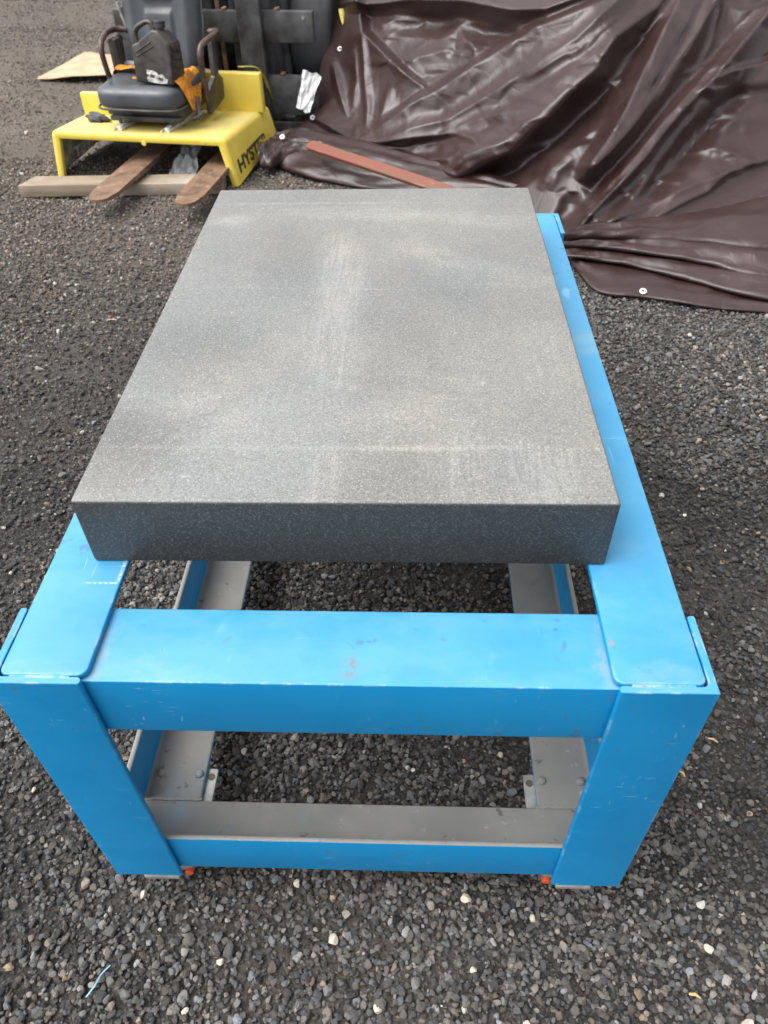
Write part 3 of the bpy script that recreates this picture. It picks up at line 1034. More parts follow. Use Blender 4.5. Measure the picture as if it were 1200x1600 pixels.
def back_pt(a, b, front):
    x0 = a * (1 - .10 * abs(b) ** 5); z0 = b * (1 - .09 * abs(a) ** 5)
    k = (b + 1) / 2
    e = max(abs(a), abs(b)); pad = math.sqrt(max(0, 1 - e ** 7))
    x = back_w(k) * x0; h = .34 * z0
    y = (-.058 if front else .032) * pad
    if front:
        y += .022 * math.exp(-(x / .085) ** 2) * pad
        y -= .014 * math.exp(-((abs(x) - .145) / .028) ** 2) * pad
        y -= .013 * float(sstep(.082, .070, abs(x))) * float(sstep(-.02, .0, h)) * float(sstep(.17, .15, h))
        y -= .016 * float(sstep(.075, .066, abs(x))) * float(sstep(-.20, -.17, h)) * float(sstep(-.05, -.07, h))
    return BM @ Vector((x, y, h))


bm = bmesh.new(); nb = 52
for front in (True, False):
    G_ = [[bm.verts.new(back_pt(-1 + 2 * i / nb, -1 + 2 * j / nb, front)) for i in range(nb + 1)] for j in range(nb + 1)]
    for j in range(nb):
        for i in range(nb): bm.faces.new((G_[j][i], G_[j][i + 1], G_[j + 1][i + 1], G_[j + 1][i]))
bmesh.ops.remove_doubles(bm, verts=bm.verts, dist=1e-5)
obj('backrest', bm, VINYL, seat, 70)
bm = bmesh.new(); pts = []
for i in range(61): pts.append(back_pt(1, -1 + 2 * i / 60, True))
for i in range(1, 61): pts.append(back_pt(1 - 2 * i / 60, 1, True))
for i in range(1, 61): pts.append(back_pt(-1, 1 - 2 * i / 60, True))
tube(bm, pts, .0055, 8); obj('backrest_piping', bm, PIPING, seat, 60)
# hip restraints: bent tubes with dark side plates
for sx in (-1, 1):
    bm = bmesh.new()
    ox = .045 if sx > 0 else -.035
    pts = [(sx * (.215 + ox), .185, .345), (sx * (.262 + ox), .165, .352), (sx * (.275 + ox), .10, .352), (sx * (.258 + ox), .00, .340), (sx * (.250 + ox), -.035, .325), (sx * (.247 + ox), -.052, .290), (sx * (.245 + ox), -.045, .22), (sx * (.243 + ox), -.03, .150), (sx * (.240 + ox), -.02, .10)]
    tube(bm, smooth_path(pts, 6), .0135, 12); obj('hip_restraint_tube', bm, BROWNTUBE, seat, 60)
    bm = bmesh.new()
    pl = rounded_poly([(-.05, .03), (.16, .055), (.175, .14), (.13, .17), (.15, .32), (.10, .33), (.075, .17), (-.03, .13)], .012, 3)
    M = Matrix(((0, 0, 1, sx * (.268 if sx > 0 else .232)), (1, 0, 0, .05), (0, 1, 0, .0), (0, 0, 0, 1)))
    prism(bm, pl, -.012, .012, M, .003, 2); obj('side_plate', bm, PLASTIC, seat, 40)
bm = bmesh.new(); tube(bm, smooth_path([(.235, -.13, .05), (.262, -.12, .058), (.285, -.10, .075)], 5), .010, 10)
tube(bm, [(.255, -.075, .135), (.262, -.10, .085), (.268, -.118, .045)], [.010, .015, .011], 10, squash=.6); obj('adjusting_lever', bm, PLASTIC, seat, 60)
bm = bmesh.new(); tube(bm, [(-.17, .20, .28), (-.20, .20, .42)], .008, 10); tube(bm, [(-.20, .20, .42), (-.208, .20, .455)], .010, 10); obj('tilt_lever', bm, STEEL, seat, 60)
bm = bmesh.new(); box(bm, -.205, -.135, .10, .15, .17, .225, .01, 2); obj('belt_buckle', bm, STEEL, seat, 40)
bm = bmesh.new(); box(bm, -.235, -.19, .06, .13, .15, .33, .010, 2); obj('belt_housing', bm, PLASTIC, seat, 40)

# torn scraps by the seat
bm = bmesh.new()
bmesh.ops.create_icosphere(bm, subdivisions=3, radius=1)
for v in bm.verts:
    k = 1 + .55 * float(N1(v.co.x * 1.7 + 4, v.co.y * 1.7 + v.co.z))
    v.co = Vector((v.co.x * .055 * k, v.co.y * .032 * k, v.co.z * .020 * k))
o = obj('torn_vinyl_scrap', bm, VINYL, None, 50)
o.location = Vector(hit(152, 184, HT + .004)); o.location.z = HT + .006; o.rotation_euler = (0, .1, R(-25))
tag(o, 'crumpled black vinyl scrap lying on the yellow hood in front of the seat', 'scrap')

# ------------------------------------------------------------------ black oil jug on the seat
jug = empty('oil_jug', (0, 0, 0))
q = hit(250, 131, HT + .170)
jug.location = (q[0], q[1] + .015, HT + .170); jug.rotation_euler = (R(-8), R(2), R(-14)); jug.scale = (.92, .98, .76)
tag(jug, 'empty black plastic oil jug with torn white label standing on the seat', 'jug')
bm = bmesh.new()
out = rounded_poly([(-.095, 0), (.095, 0), (.098, .05), (.092, .205), (.042, .258), (.012, .262), (-.060, .200), (-.100, .180)], [.012, .012, .02, .03, .014, .012, .025, .02], 4)
M = Matrix(((1, 0, 0, 0), (0, 0, 1, 0), (0, 1, 0, 0), (0, 0, 0, 1)))
prism(bm, out, -.056, .056, M, .011, 3)
jb = obj('body', bm, PLASTIC, jug, 45)
for i in range(4):
    bm = bmesh.new(); z = .05 + i * .040
    box(bm, .0945, .1005, -.038, .038, z, z + .028, .004, 2); obj('side_rib', bm, PLASTIC, jb, 40)
for i in range(2):
    bm = bmesh.new()
    tube(bm, [(-.075, -.0565, .150 - i * .022), (.005 + i * .01, -.0565, .205 - i * .02)], .0035, 6); obj('moulded_rib', bm, PLASTIC, jb, 60)
bm = bmesh.new(); lathe(bm, [(0, .262), (.021, .262), (.021, .270), (.026, .271), (.026, .300), (.023, .303), (0, .303)], 22, Matrix.Translation((.024, 0, 0)))
obj('cap', bm, PLASTIC, jug, 40)
bm = bmesh.new(); tube(bm, smooth_path([(-.002, 0, .250), (-.018, 0, .288), (-.050, 0, .287), (-.092, 0, .258), (-.106, 0, .225), (-.098, 0, .178)], 6), .0125, 10)
obj('handle', bm, PLASTIC, jug, 60)
bm = bmesh.new()
lp = [(-.028, .012), (.03, .006), (.066, .010), (.074, .030), (.058, .036), (.046, .055), (.030, .048), (.008, .066), (-.030, .070), (-.034, .05), (-.018, .044), (-.034, .030)]
prism(bm, lp, .0564, .0572, Matrix(((1, 0, 0, 0), (0, 0, -1, 0), (0, 1, 0, 0), (0, 0, 0, 1))))
obj('label_remnant', bm, LABEL, jug)
for lp in ([(-.012, .05), (.012, .046), (.004, .03), (-.02, .034)], [(.020, .028), (.046, .018), (.05, .032), (.03, .040)]):
    bm = bmesh.new(); prism(bm, lp, .0573, .0577, Matrix(((1, 0, 0, 0), (0, 0, -1, 0), (0, 1, 0, 0), (0, 0, 0, 1)))); obj('label_print', bm, BLACKPAINT, jug)

# ------------------------------------------------------------------ plank under the fork tips
a, b = hit(33, 308), hit(349, 304)
plank = empty('wooden_plank', ((a[0] + b[0]) / 2, (a[1] + b[1]) / 2 + .055, 0), math.atan2(b[1] - a[1], b[0] - a[0]))
bm = bmesh.new()
half = float(np.hypot(*(b - a)[:2])) / 2
vs = box(bm, -half, half, -.055, .060, .0, .050, .003, 2)
bmesh.ops.subdivide_edges(bm, edges=[e for e in bm.edges if abs(e.verts[0].co.x - e.verts[1].co.x) > .2], cuts=24)
for v in bm.verts:
    v.co.z += .0015 * float(N1(v.co.x * 9, v.co.y * 30)); v.co.y += .0015 * float(N2(v.co.x * 9, v.co.z * 30))
    if v.co.x < -half + .03: v.co.x += .04 * (v.co.y + .055) / .11
obj('board', bm, PLANK, plank, 40)
for i in range(3):
    bm = bmesh.new(); lathe(bm, [(0, .0012), (.004, .001), (.0045, 0), (0, 0)], 10, Matrix.Translation((-half + .10 + .30 * i, .02 * (-1) ** i, .0462))); obj('nail_head', bm, DARKSTEEL, plank, 50)
tag(plank, 'weathered wooden plank lying on the gravel under the fork tips', 'plank')

# ------------------------------------------------------------------ forklift front behind the hood
FRZ = R(-7.2)
lift = empty('forklift', (-.955, 3.80, 0), FRZ)
LX = .045
tag(lift, 'dark forklift truck front with carriage, mast, tyres and rusty forks', 'forklift')
ca, sa = math.cos(FRZ), math.sin(FRZ)


def lloc(X, Y):
    dx, dy = X + .955, Y - 3.80
    return (dx * ca + dy * sa, -dx * sa + dy * ca)


for (tx, ty) in ((-1.236, 2.625), (-.864, 2.578)):
    lx, ly = lloc(tx, ty)
    bm = bmesh.new()
    w = .058
    outl = rounded_poly([(lx - w, -.02), (lx - w, ly + .10), (lx - w * .62, ly), (lx + w * .62, ly), (lx + w, ly + .10), (lx + w, -.02)], [0, .05, .045, .045, .05, 0], 5)
    prism(bm, outl, 0, 1, None)
    for v in bm.verts:
        k = (v.co.y - ly) / (-.02 - ly)
        top = .0905 - .012 * k; bot = top - .012 - .026 * k
        v.co.z = top if v.co.z > .5 else bot
    obj('fork_blade', bm, RUSTFORK, lift, 40)
    bm = bmesh.new(); box(bm, lx - .058, lx + .058, -.055, -.015, .035, .74, .005, 2); obj('fork_shank', bm, DARKSTEEL, lift, 40)
for z0, z1 in ((.405, .535), (.085, .262)):
    bm = bmesh.new(); box(bm, -.50 + LX, .50 + LX, -.012, .030, z0, z1, .004, 2)
    cb = obj('carriage_bar', bm, DARKSTEEL, lift, 40)
    for bx in (-.455 + LX, .455 + LX):
        bm = bmesh.new(); lathe(bm, [(0, .004), (.007, .004), (.008, 0), (0, 0)], 12, Matrix.Translation((bx, -.012, z1 - .025)) @ Matrix.Rotation(R(90), 4, 'X')); obj('bar_bolt', bm, STEEL, cb, 40)
    for i in range(7):
        bm = bmesh.new(); box(bm, -.42 + i * .13, -.40 + i * .13, -.010, .028, z1 - .0005, z1 + .012, .002, 1)
        obj('bar_notch', bm, RUSTFORK, cb)
for sx in (-1, 1):
    bm = bmesh.new(); box(bm, sx * .165 - .045, sx * .165 + .045, .045, .145, .06, 2.05, .004, 1)
    obj('mast_rail', bm, DARKSTEEL, lift, 40)
    bm = bmesh.new(); box(bm, sx * .27 - .04, sx * .27 + .04, .10, .24, .05, 2.05, .004, 1)
    obj('mast_rail', bm, DARKSTEEL, lift, 40)
    bm = bmesh.new(); box(bm, sx * .062 - .011, sx * .062 + .011, .05, .06, .2, 2.0, .001, 1)
    obj('lift_chain', bm, RUSTFORK, lift)
    # drive tyre
    cx = .45 * sx + (.0 if sx > 0 else -.04)
    M = Matrix.Translation((cx, .60, .335)) @ Matrix.Rotation(R(90), 4, 'Y')
    bm = bmesh.new()
    lathe(bm, [(.20, -.10), (.29, -.112), (.318, -.105), (.333, -.085), (.336, 0), (.333, .085), (.318, .105), (.29, .112), (.20, .10)], 56, M)
    ty_ = obj('tyre', bm, RUBBER, lift, 40)
    bm = bmesh.new(); lathe(bm, [(0, -.05), (.12, -.05), (.19, -.09), (.205, -.09), (.205, .09), (.19, .09), (.12, .05), (0, .05)], 32, M); obj('rim', bm, DARKSTEEL, ty_, 40)
for z in (.36, .95, 1.6):
    bm = bmesh.new(); box(bm, -.31, .31, .15, .19, z, z + .09, .004, 1); obj('mast_crossbar', bm, DARKSTEEL, lift, 40)
bm = bmesh.new(); tube(bm, [(0, .10, .1), (0, .10, 1.2)], .035, 14); tube(bm, [(0, .10, 1.2), (0, .10, 2.0)], .022, 14); obj('lift_cylinder', bm, DARKSTEEL, lift, 50)
bm = bmesh.new(); box(bm, -.34, .34, .28, 1.75, .16, .62, .03, 3); box(bm, -.50, .50, .96, 1.9, .14, .95, .06, 3); obj('chassis', bm, DARKSTEEL, lift, 40)
bm = bmesh.new(); box(bm, -.50, .50, -.008, .012, .012, .050, .003, 1); obj('lower_lip', bm, DARKSTEEL, lift, 40)

# ------------------------------------------------------------------ litter around the hood
# cardboard sheet with a lifted fold
A, B_, C_, D_ = hit(57, 124, .012), hit(134, 82, .02), hit(206, 90, .05), hit(188, 116, .05)
n1, n2 = 22, 12
P = np.zeros((n1, n2, 3))
for i in range(n1):
    for j in range(n2):
        u, v = i / (n1 - 1), j / (n2 - 1)
        e0 = (1 - u) * A + u * D_; e1 = (1 - u) * B_ + u * C_
        q = (1 - v) * e0 + v * e1
        q = q + np.array([0, 0, .006 * N1(u * 3, v * 3)])
        P[i, j] = q
o = grid_obj('cardboard_sheet', P, CARD)
sm = o.modifiers.new('thick', 'SOLIDIFY'); sm.thickness = .005
tag(o, 'flat brown cardboard sheet on the ground beside the forklift tyre', 'cardboard')
q0 = hit(352, 104, HT + .10)
bm = bmesh.new(); box(bm, -.06, .05, -.05, .05, 0, .004, .001, 1)
for v in bm.verts: v.co.z += .25 * max(0, v.co.x + .02) * .3
o = obj('cardboard_scrap', bm, CARD)
o.location = (-.90, 3.555, HT + .09); o.rotation_euler = (R(38), R(12), R(12))
tag(o, 'small brown cardboard scrap tucked behind the seat on the yellow hood', 'cardboard')


def crumple(name, pts4, n1, n2, amp, seed, mat, f=3.2):
    g = Noise2(seed); A, B, C, D = [np.array(p, float) for p in pts4]
    nrm = np.cross(B - A, D - A); nrm /= np.linalg.norm(nrm)
    P = np.zeros((n1, n2, 3))
    for i in range(n1):
        for j in range(n2):
            u, v = i / (n1 - 1), j / (n2 - 1)
            q = (1 - u) * ((1 - v) * A + v * D) + u * ((1 - v) * B + v * C)
            r = abs(float(g(u * f + 1, v * f))) - .25 + .5 * abs(float(g(u * f * 2.3, v * f * 2.3 + 7)))
            edge = min(u, 1 - u, v, 1 - v)
            q = q + nrm * amp * r
            q = q + (D - A) * .07 * float(g(u * 2.5, 3.3)) * (v if v > .5 else -(1 - v)) + (B - A) * .10 * float(g(v * 2.5, 9.1)) * (u if u > .5 else -(1 - u))
            P[i, j] = q
    P[:, :, 2] = np.maximum(P[:, :, 2], .008)
    return grid_obj(name, P, mat)


hy = lambda px, py, Y: CAM_POS + ray(px, py) * (Y - CAM_POS[1]) / ray(px, py)[1]
o = crumple('white_plastic_bag', [hy(462, 168, 3.66), hy(484, 178, 3.66), hy(502, 118, 3.70), hy(474, 108, 3.69)], 26, 30, .024, 41, WHITE, 1.5)
tag(o, 'crumpled white plastic bag caught between the forklift and the brown tarpaulin', 'bag')
o = crumple('clear_plastic_sheet', [hit(440, 182, .02), hit(484, 184, .02), hit(480, 172, .06), hit(446, 168, .05)], 22, 16, .03, 42, GREYFILM)
tag(o, 'grey crumpled plastic sheet on the ground under the white bag', 'plastic sheet')
o = crumple('grey_plastic_rag', [(-1.07, 3.06, .012), (-.93, 3.04, .012), (-.90, 3.26, .14), (-1.0, 3.27, .12)], 24, 24, .05, 43, GREYFILM)
tag(o, 'grey plastic rag hanging under the yellow hood between the forks', 'rag')
bm = bmesh.new()
pts = smooth_path([hit(372, 106, .36), hit(398, 107, .34), hit(412, 122, .28), hit(422, 150, .18), hit(430, 184, .05), hit(434, 188, .012)], 6)
tube(bm, [Vector(p_) + Vector((.0, .02, 0)) for p_ in pts], .009, 8, squash=.3)
o = obj('yellow_strap', bm, STRAP, None, 60)
tag(o, 'thin faded yellow strap hanging off the rear corner of the hood', 'strap')

# ------------------------------------------------------------------ brown tarpaulin over a heap
tarp = empty('tarpaulin', (.9, 2.9, 0))
tag(tarp, 'crumpled glossy brown tarpaulin draped over a heap with white eyelets', 'tarpaulin')
FX = np.array([-1.2, -.62, -.40, -.10, .20, .45, .66, 1.0, 1.45, 2.2, 3.4])
FY = np.array([3.95, 3.80, 3.60, 3.24, 2.96, 2.68, 2.44, 2.42, 2.52, 2.55, 2.6])
PRD = np.array([0.0, .12, .35, .70, 1.05, 1.30, 1.55, 2.2, 2.45, 2.5])
PRZ = np.array([.012, .10, .27, .53, .80, .95, 1.00, 1.0, .60, .02])


def catmull(xk, yk, x):
    sl = np.gradient(yk, xk)
    i = np.clip(np.searchsorted(xk, x) - 1, 0, len(xk) - 2)
    h = xk[i + 1] - xk[i]; tt = np.clip((x - xk[i]) / h, 0, 1)
    return ((2 * tt ** 3 - 3 * tt ** 2 + 1) * yk[i] + (tt ** 3 - 2 * tt ** 2 + tt) * h * sl[i] + (-2 * tt ** 3 + 3 * tt ** 2) * yk[i + 1] + (tt ** 3 - tt ** 2) * h * sl[i + 1])


def foot(X): return catmull(FX, FY, X)
def prof_z(d): return np.interp(d, PRD, PRZ)


def to_surf(px, py):
    """photo point -> (X, d) on the smooth heap"""
    d_ = ray(px, py); tt = np.linspace(2.0, 9.0, 3000)
    Q = CAM_POS[None] + d_[None] * tt[:, None]
    dd = Q[:, 1] - foot(Q[:, 0])
    s = Q[:, 2] - np.where(dd < 0, .012, prof_z(np.clip(dd, 0, 2.5)))
    i = np.argmax(s < 0)
    return np.array([Q[i, 0], max(0, dd[i])])


def seg_dist(X, D, poly):
    """signed distance to a polyline in (X, d) and parameter along it"""
    best = np.full(X.shape, 1e9); sg = np.zeros(X.shape); tp = np.zeros(X.shape)
    ln = np.hypot(*np.diff(poly, axis=0).T); cum = np.concatenate([[0], np.cumsum(ln)])
    for k in range(len(poly) - 1):
        a, b = poly[k], poly[k + 1]; v = b - a; l2 = v @ v
        q = np.clip(((X - a[0]) * v[0] + (D - a[1]) * v[1]) / l2, 0, 1)
        ex = X - a[0] - q * v[0]; ey = D - a[1] - q * v[1]
        ds = np.hypot(ex, ey); cr = v[0] * (D - a[1]) - v[1] * (X - a[0])
        m = ds < best
        best = np.where(m, ds, best); sg = np.where(m, np.sign(cr), sg); tp = np.where(m, (cum[k] + q * ln[k]) / cum[-1], tp)
    return best, sg, tp


# folds traced from the photograph: points, height (m), reach to the upper left and to the lower right, end tapers
FOLDS = [
    ([(585, 204), (640, 172), (690, 143), (770, 93), (840, 50), (930, 15), (990, -12), (1080, -60)], .085, 16, 62, .10, .25),
    ([(609, 214), (702, 189), (780, 144), (840, 105), (900, 70), (965, 8), (1010, -40)], .038, 20, 24, .2, .3),
    ([(702, 207), (765, 183), (825, 174)], .028, 14, 14, .4, .3),
    ([(820, 128), (880, 96), (915, 84)], .022, 14, 12, .4, .4),
    ([(680, 293), (765, 255), (798, 240), (840, 202), (885, 156), (927, 120), (960, 68), (1020, 21), (1060, -40)], .135, 85, 26, .12, .3),
    ([(848, 243), (894, 231), (925, 222)], .040, 10, 40, .3, .3),
    ([(902, 284), (940, 230), (972, 177), (1020, 80), (1059, 0), (1085, -60)], .100, 20, 75, .06, .3),
    ([(909, 281), (950, 240), (990, 192), (1040, 120), (1080, 60), (1119, 0), (1140, -50)], .085, 60, 22, .06, .3),
    ([(893, 358), (942, 300), (1000, 232), (1050, 171), (1100, 115), (1140, 75)], .058, 14, 15, .08, .3),
    ([(897, 360), (957, 300), (1010, 240), (1062, 174), (1104, 132), (1200, 18), (1260, -50)], .115, 18, 42, .06, .3),
    ([(858, 300), (868, 270), (895, 246)], .030, 18, 22, .3, .3),
    ([(842, 300), (860, 262), (850, 250)], .025, 14, 18, .3, .3),
    ([(925, 357), (1010, 320), (1083, 290), (1164, 261), (1240, 235)], .085, 44, 30, .10, .3),
    ([(990, 352), (1060, 318), (1100, 300), (1140, 262)], .026, 14, 12, .3, .3),
    ([(866, 368), (930, 362), (1010, 353), (1085, 333), (1200, 307), (1400, 262)], .090, 40, 7, .05, .05),
    ([(1100, 133), (1150, 115), (1200, 97), (1280, 60)], .040, 9, 80, .2, .3),
    ([(1070, 240), (1110, 232), (1150, 248), (1178, 258)], .034, 26, 14, .3, .3),
    ([(1020, 282), (1045, 286), (1062, 288)], .018, 10, 6, .3, .3),
    ([(1110, -30), (1122, 20), (1108, 70), (1092, 100)], .026, 14, 12, .3, .4),
    ([(1125, 5), (1160, 22), (1200, 12), (1260, -5)], .030, 10, 30, .3, .3),
    ([(570, -20), (568, 18), (571, 54), (590, 76), (612, 99), (640, 124), (674, 146)], .070, 12, 50, .05, .2),
    ([(571, 54), (572, 120), (576, 170), (574, 200)], .026, 9, 9, .15, .15),
    ([(519, 99), (530, 140), (543, 184)], .034, 12, 10, .3, .3),
    ([(556, 80), (560, 130), (552, 170)], .024, 10, 10, .3, .3),
    ([(592, 199), (600, 170), (606, 140)], .018, 14, 20, .3, .4),
    ([(470, 178), (498, 189), (549, 219), (600, 222), (660, 216), (735, 208)], .050, 40, 9, .2, .3),
    ([(560, 222), (610, 236), (680, 262), (715, 276)], .032, 9, 10, .2, .3),
    ([(640, 246), (700, 252), (722, 238), (745, 236)], .028, 10, 8, .3, .3),
    ([(705, 272), (725, 250), (760, 236), (800, 222)], .030, 16, 9, .3, .3),
    ([(714, 214), (740, 218), (752, 232)], .024, 10, 12, .3, .3),
    ([(530, 8), (570, 14), (640, 6), (720, 8), (800, 22), (850, 22), (930, -10), (1000, -40)], .080, 60, 16, .10, .3),
    ([(615, 120), (655, 92), (700, 80), (735, 90)], .034, 24, 26, .3, .3),
    ([(690, 70), (716, 42), (745, 80), (742, 112)], .036, 22, 26, .3, .3),
    ([(590, 45), (620, 30), (660, 30)], .028, 14, 20, .3, .3),
    # hollows
    ([(700, 290), (790, 268), (850, 222), (905, 172), (955, 128)], -.100, 30, 34, .2, .2),
    ([(600, 36), (700, 36), (780, 52), (826, 58)], -.045, 18, 22, .2, .2),
    ([(935, 350), (985, 285), (1040, 215), (1090, 150)], -.030, 14, 14, .2, .3),
    ([(985, 345), (1040, 270), (1100, 200), (1160, 140)], -.050, 22, 26, .2, .3),
    ([(1000, 178), (1040, 110), (1075, 50), (1095, 0)], -.030, 12, 12, .2, .3),
    ([(1130, 160), (1200, 150), (1280, 130)], -.030, 20, 30, .2, .3),
    ([(870, 358), (890, 330), (893, 300)], -.045, 20, 22, .3, .3),
]
NU, NS = 520, 330
s_ax = np.concatenate([np.linspace(0, 1.25, 262), np.linspace(1.25, 2.5, NS - 261)[1:]])
u_ax = np.linspace(0, 1, NU) ** 1.18
Dg, Ug = np.meshgrid(s_ax, u_ax, indexing='ij')
XL = np.interp(Dg, [0, .12, .30, .50, .75, 1.1, 2.5], [-.62, -.50, -.42, -.36, -.28, -.20, -.10]) + .012 * N1(Dg * 7, Dg * 0 + 3)
Xg = XL + Ug * (3.3 - XL)
hgt = np.zeros_like(Xg)
Yg = foot(Xg) + Dg
Zg = prof_z(Dg)
Zg = np.stack([np.convolve(np.pad(Zg[:, 0], 12, 'edge'), np.ones(25) / 25, 'valid')] * NU, 1)
# photo coordinates of the smooth heap, slightly warped so that no crest runs straight
W3 = np.stack([Xg, Yg, Zg], -1) - CAM_POS
dep = W3 @ CAM_F
QX = 600 + FPX * (W3 @ CAM_R) / dep; QY = 800 - FPX * (W3 @ CAM_U) / dep
QX = QX + 4.0 * N1(Xg * 4, Dg * 4) + .3 * N2(Xg * 15, Dg * 15)
QY = QY + 3.0 * N2(Xg * 4 + 7, Dg * 4) + .3 * N3(Xg * 15, Dg * 15)
for pts, A, w1, w2, t0, t1 in FOLDS:
    ds, sg, tp = seg_dist(QX, QY, np.array(pts, float))
    w = np.where(sg < 0, w1, w2) * (.8 + .4 * np.sin(np.pi * tp))
    q = np.clip(np.sqrt((ds / w) ** 2 + .0015) - .039, 0, 1)
    pr = (1 - q) ** 1.55 if A > 0 else (1 - q * q) ** 2
    tpr = np.clip(tp / max(t0, .01), 0, 1) ** .8 * np.clip((1 - tp) / max(t1, .01), 0, 1) ** .7
    hgt += A * pr * (.05 + .95 * tpr)
# crumpling: ridged noise drawn out along the pull of the folds, small facets where the cloth bunches
ang = R(38)
ua = Xg * math.cos(ang) + Dg * math.sin(ang); va = -Xg * math.sin(ang) + Dg * math.cos(ang)
hgt += .014 * (.45 - np.abs(N1(ua * 2.0 + .25 * N2(Xg * 3, Dg * 3), va * 5.5)))
outer = np.maximum(sstep(1190, 1290, QX), sstep(0, -70, QY)) * sstep(2.45, 2.0, Dg)
hgt += outer * (.075 * (.35 - np.abs(N2(ua * 1.1 + 3 + .3 * N1(Xg * 2, Dg * 2), va * 2.6))) + .05 * (.3 - np.abs(N3(Xg * 2.4, Dg * 1.1 + .4 * N1(Xg * 3, Dg * 3)))))
bun = np.exp(-(((QX - 1085) / 90) ** 2 + ((QY - 235) / 70) ** 2)) + np.exp(-(((QX - 905) / 70) ** 2 + ((QY - 75) / 45) ** 2)) + np.exp(-(((QX - 690) / 130) ** 2 + ((QY - 215) / 50) ** 2)) + .8 * np.exp(-(((QX - 690) / 90) ** 2 + ((QY - 85) / 45) ** 2)) + .22
hgt += .008 * bun * (.3 - np.abs(N2(Xg * 9 + .6 * N1(Xg * 6, Dg * 6), Dg * 8)))
hgt += .0015 * bun * (.3 - np.abs(N3(Xg * 19 + .8 * N1(Xg * 9, Dg * 9), Dg * 16)))
# short crisp creases, thickest where the cloth bunches
g_ = np.random.default_rng(77)
for _ in range(110):
    cx_, cy_, sx_, sy_ = [(1090, 225, 85, 65), (905, 80, 70, 45), (690, 215, 110, 45), (690, 85, 80, 40), (860, 160, 300, 150), (1060, 120, 130, 110)][g_.integers(0, 6)]
    x_, y_ = g_.normal(cx_, sx_), g_.normal(cy_, sy_)
    a_ = R(g_.normal(-38, 38)); l_ = g_.uniform(10, 38)
    mid_ = (x_ + g_.normal(0, 3), y_ + g_.normal(0, 3))
    poly = np.array([(x_ - l_ * math.cos(a_), y_ - l_ * math.sin(a_)), mid_, (x_ + l_ * math.cos(a_ + .3), y_ + l_ * math.sin(a_ + .3))])
    box_ = (QX > x_ - l_ - 20) & (QX < x_ + l_ + 20) & (QY > y_ - l_ - 20) & (QY < y_ + l_ + 20)
    if not box_.any(): continue
    ds, sg, tp = seg_dist(QX[box_], QY[box_], poly)
    w = np.where(sg < 0, g_.uniform(4, 14), g_.uniform(4, 14))
    hgt[box_] += g_.choice([1, 1, -1]) * g_.uniform(.004, .013) * np.clip(1 - ds / w, 0, 1) * np.sin(np.pi * np.clip(tp, 0, 1)) ** .6
hgt *= sstep(-.02, .05, Dg) * .9 + .1
LIFT = np.array([-.15, -.91, .38])
Pt = np.stack([Xg, Yg, Zg], -1) + hgt[..., None] * LIFT
Pt[..., 2] = np.maximum(Pt[..., 2], .006)
# the left border hangs down a little behind the hem
drop = []
for k, (dx, dz) in enumerate(((.030, -.30), (.018, -.16), (.006, -.05), (.001, -.012))):
    c = Pt[:, 0].copy(); c[:, 0] += dx; c[:, 2] = np.maximum(c[:, 2] + dz, .004); c[:, 1] += .03 * (3 - k) / 3
    drop.append(c)
Pt = np.concatenate([np.stack(drop, 1), Pt], 1)
ORG = np.array([.9, 2.9, 0.0])
grid_obj('sheet', Pt - ORG, TARP, tarp)


def loft(name, up, lo, zu, zl, bulge, seed, nr=26, curl=.5, nc=150, amp=.010, flat=False):
    """fold of cloth between two photo-traced edges lying near the ground"""
    g = Noise2(seed)
    U = np.array([hit(a, b, zu(k / (len(up) - 1))) for k, (a, b) in enumerate(up)])
    Lo = np.array([hit(a, b, zl(k / (len(lo) - 1))) for k, (a, b) in enumerate(lo)])
    def res(P):
        q = np.array([tuple(v) for v in smooth_path([tuple(p_) for p_ in P], 24)])
        tt = np.linspace(0, len(q) - 1, nc); i = np.clip(tt.astype(int), 0, len(q) - 2); f = (tt - i)[:, None]
        return q[i] * (1 - f) + q[i + 1] * f
    U, Lo = res(U), res(Lo)
    rows_ = []
    for j in range(nr):
        v = j / (nr - 1) * (1 + curl)
        vv = min(v, 1.0)
        b = math.sin(math.pi * vv) ** .7 if 0 < vv < 1 else 0
        q = U * (1 - vv) + Lo * vv
        tcol = np.linspace(0, 1, nc)
        bl = bulge(tcol)
        w = np.linalg.norm(U - Lo, axis=1)
        cr = amp * (.3 - np.abs(g(tcol * 4.5 + .6 * vv, vv * 3.4 + tcol * 2.5))) + amp * .8 * g(tcol * 3, vv * 4.1) + amp * .30 * (.3 - np.abs(g(tcol * 13 + 2 * vv, vv * 5)))
        env = math.sin(math.pi * min(vv, .98)) ** .5 if vv > 0 else 0
        nrm = np.array([0, -.45, .89])
        q = q + nrm * (b * bl + cr * (.35 + .65 * env))[:, None]
        if v > 1:                                   # tucked back underneath
            e = (v - 1) / curl
            q = q + np.array([0, 1, 0]) * (np.minimum(w, .16) * .9 * e)[:, None] - np.array([0, 0, 1]) * (.012 * math.sin(math.pi * min(e * 1.2, 1)) + .004)
        q[:, 2] = np.maximum(q[:, 2], .005)
        rows_.append(q)
    return grid_obj(name, np.array(rows_) - ORG, TARP, tarp)


zc = lambda v: (lambda k: v)
zlin = lambda a, b: (lambda k: a + (b - a) * k)
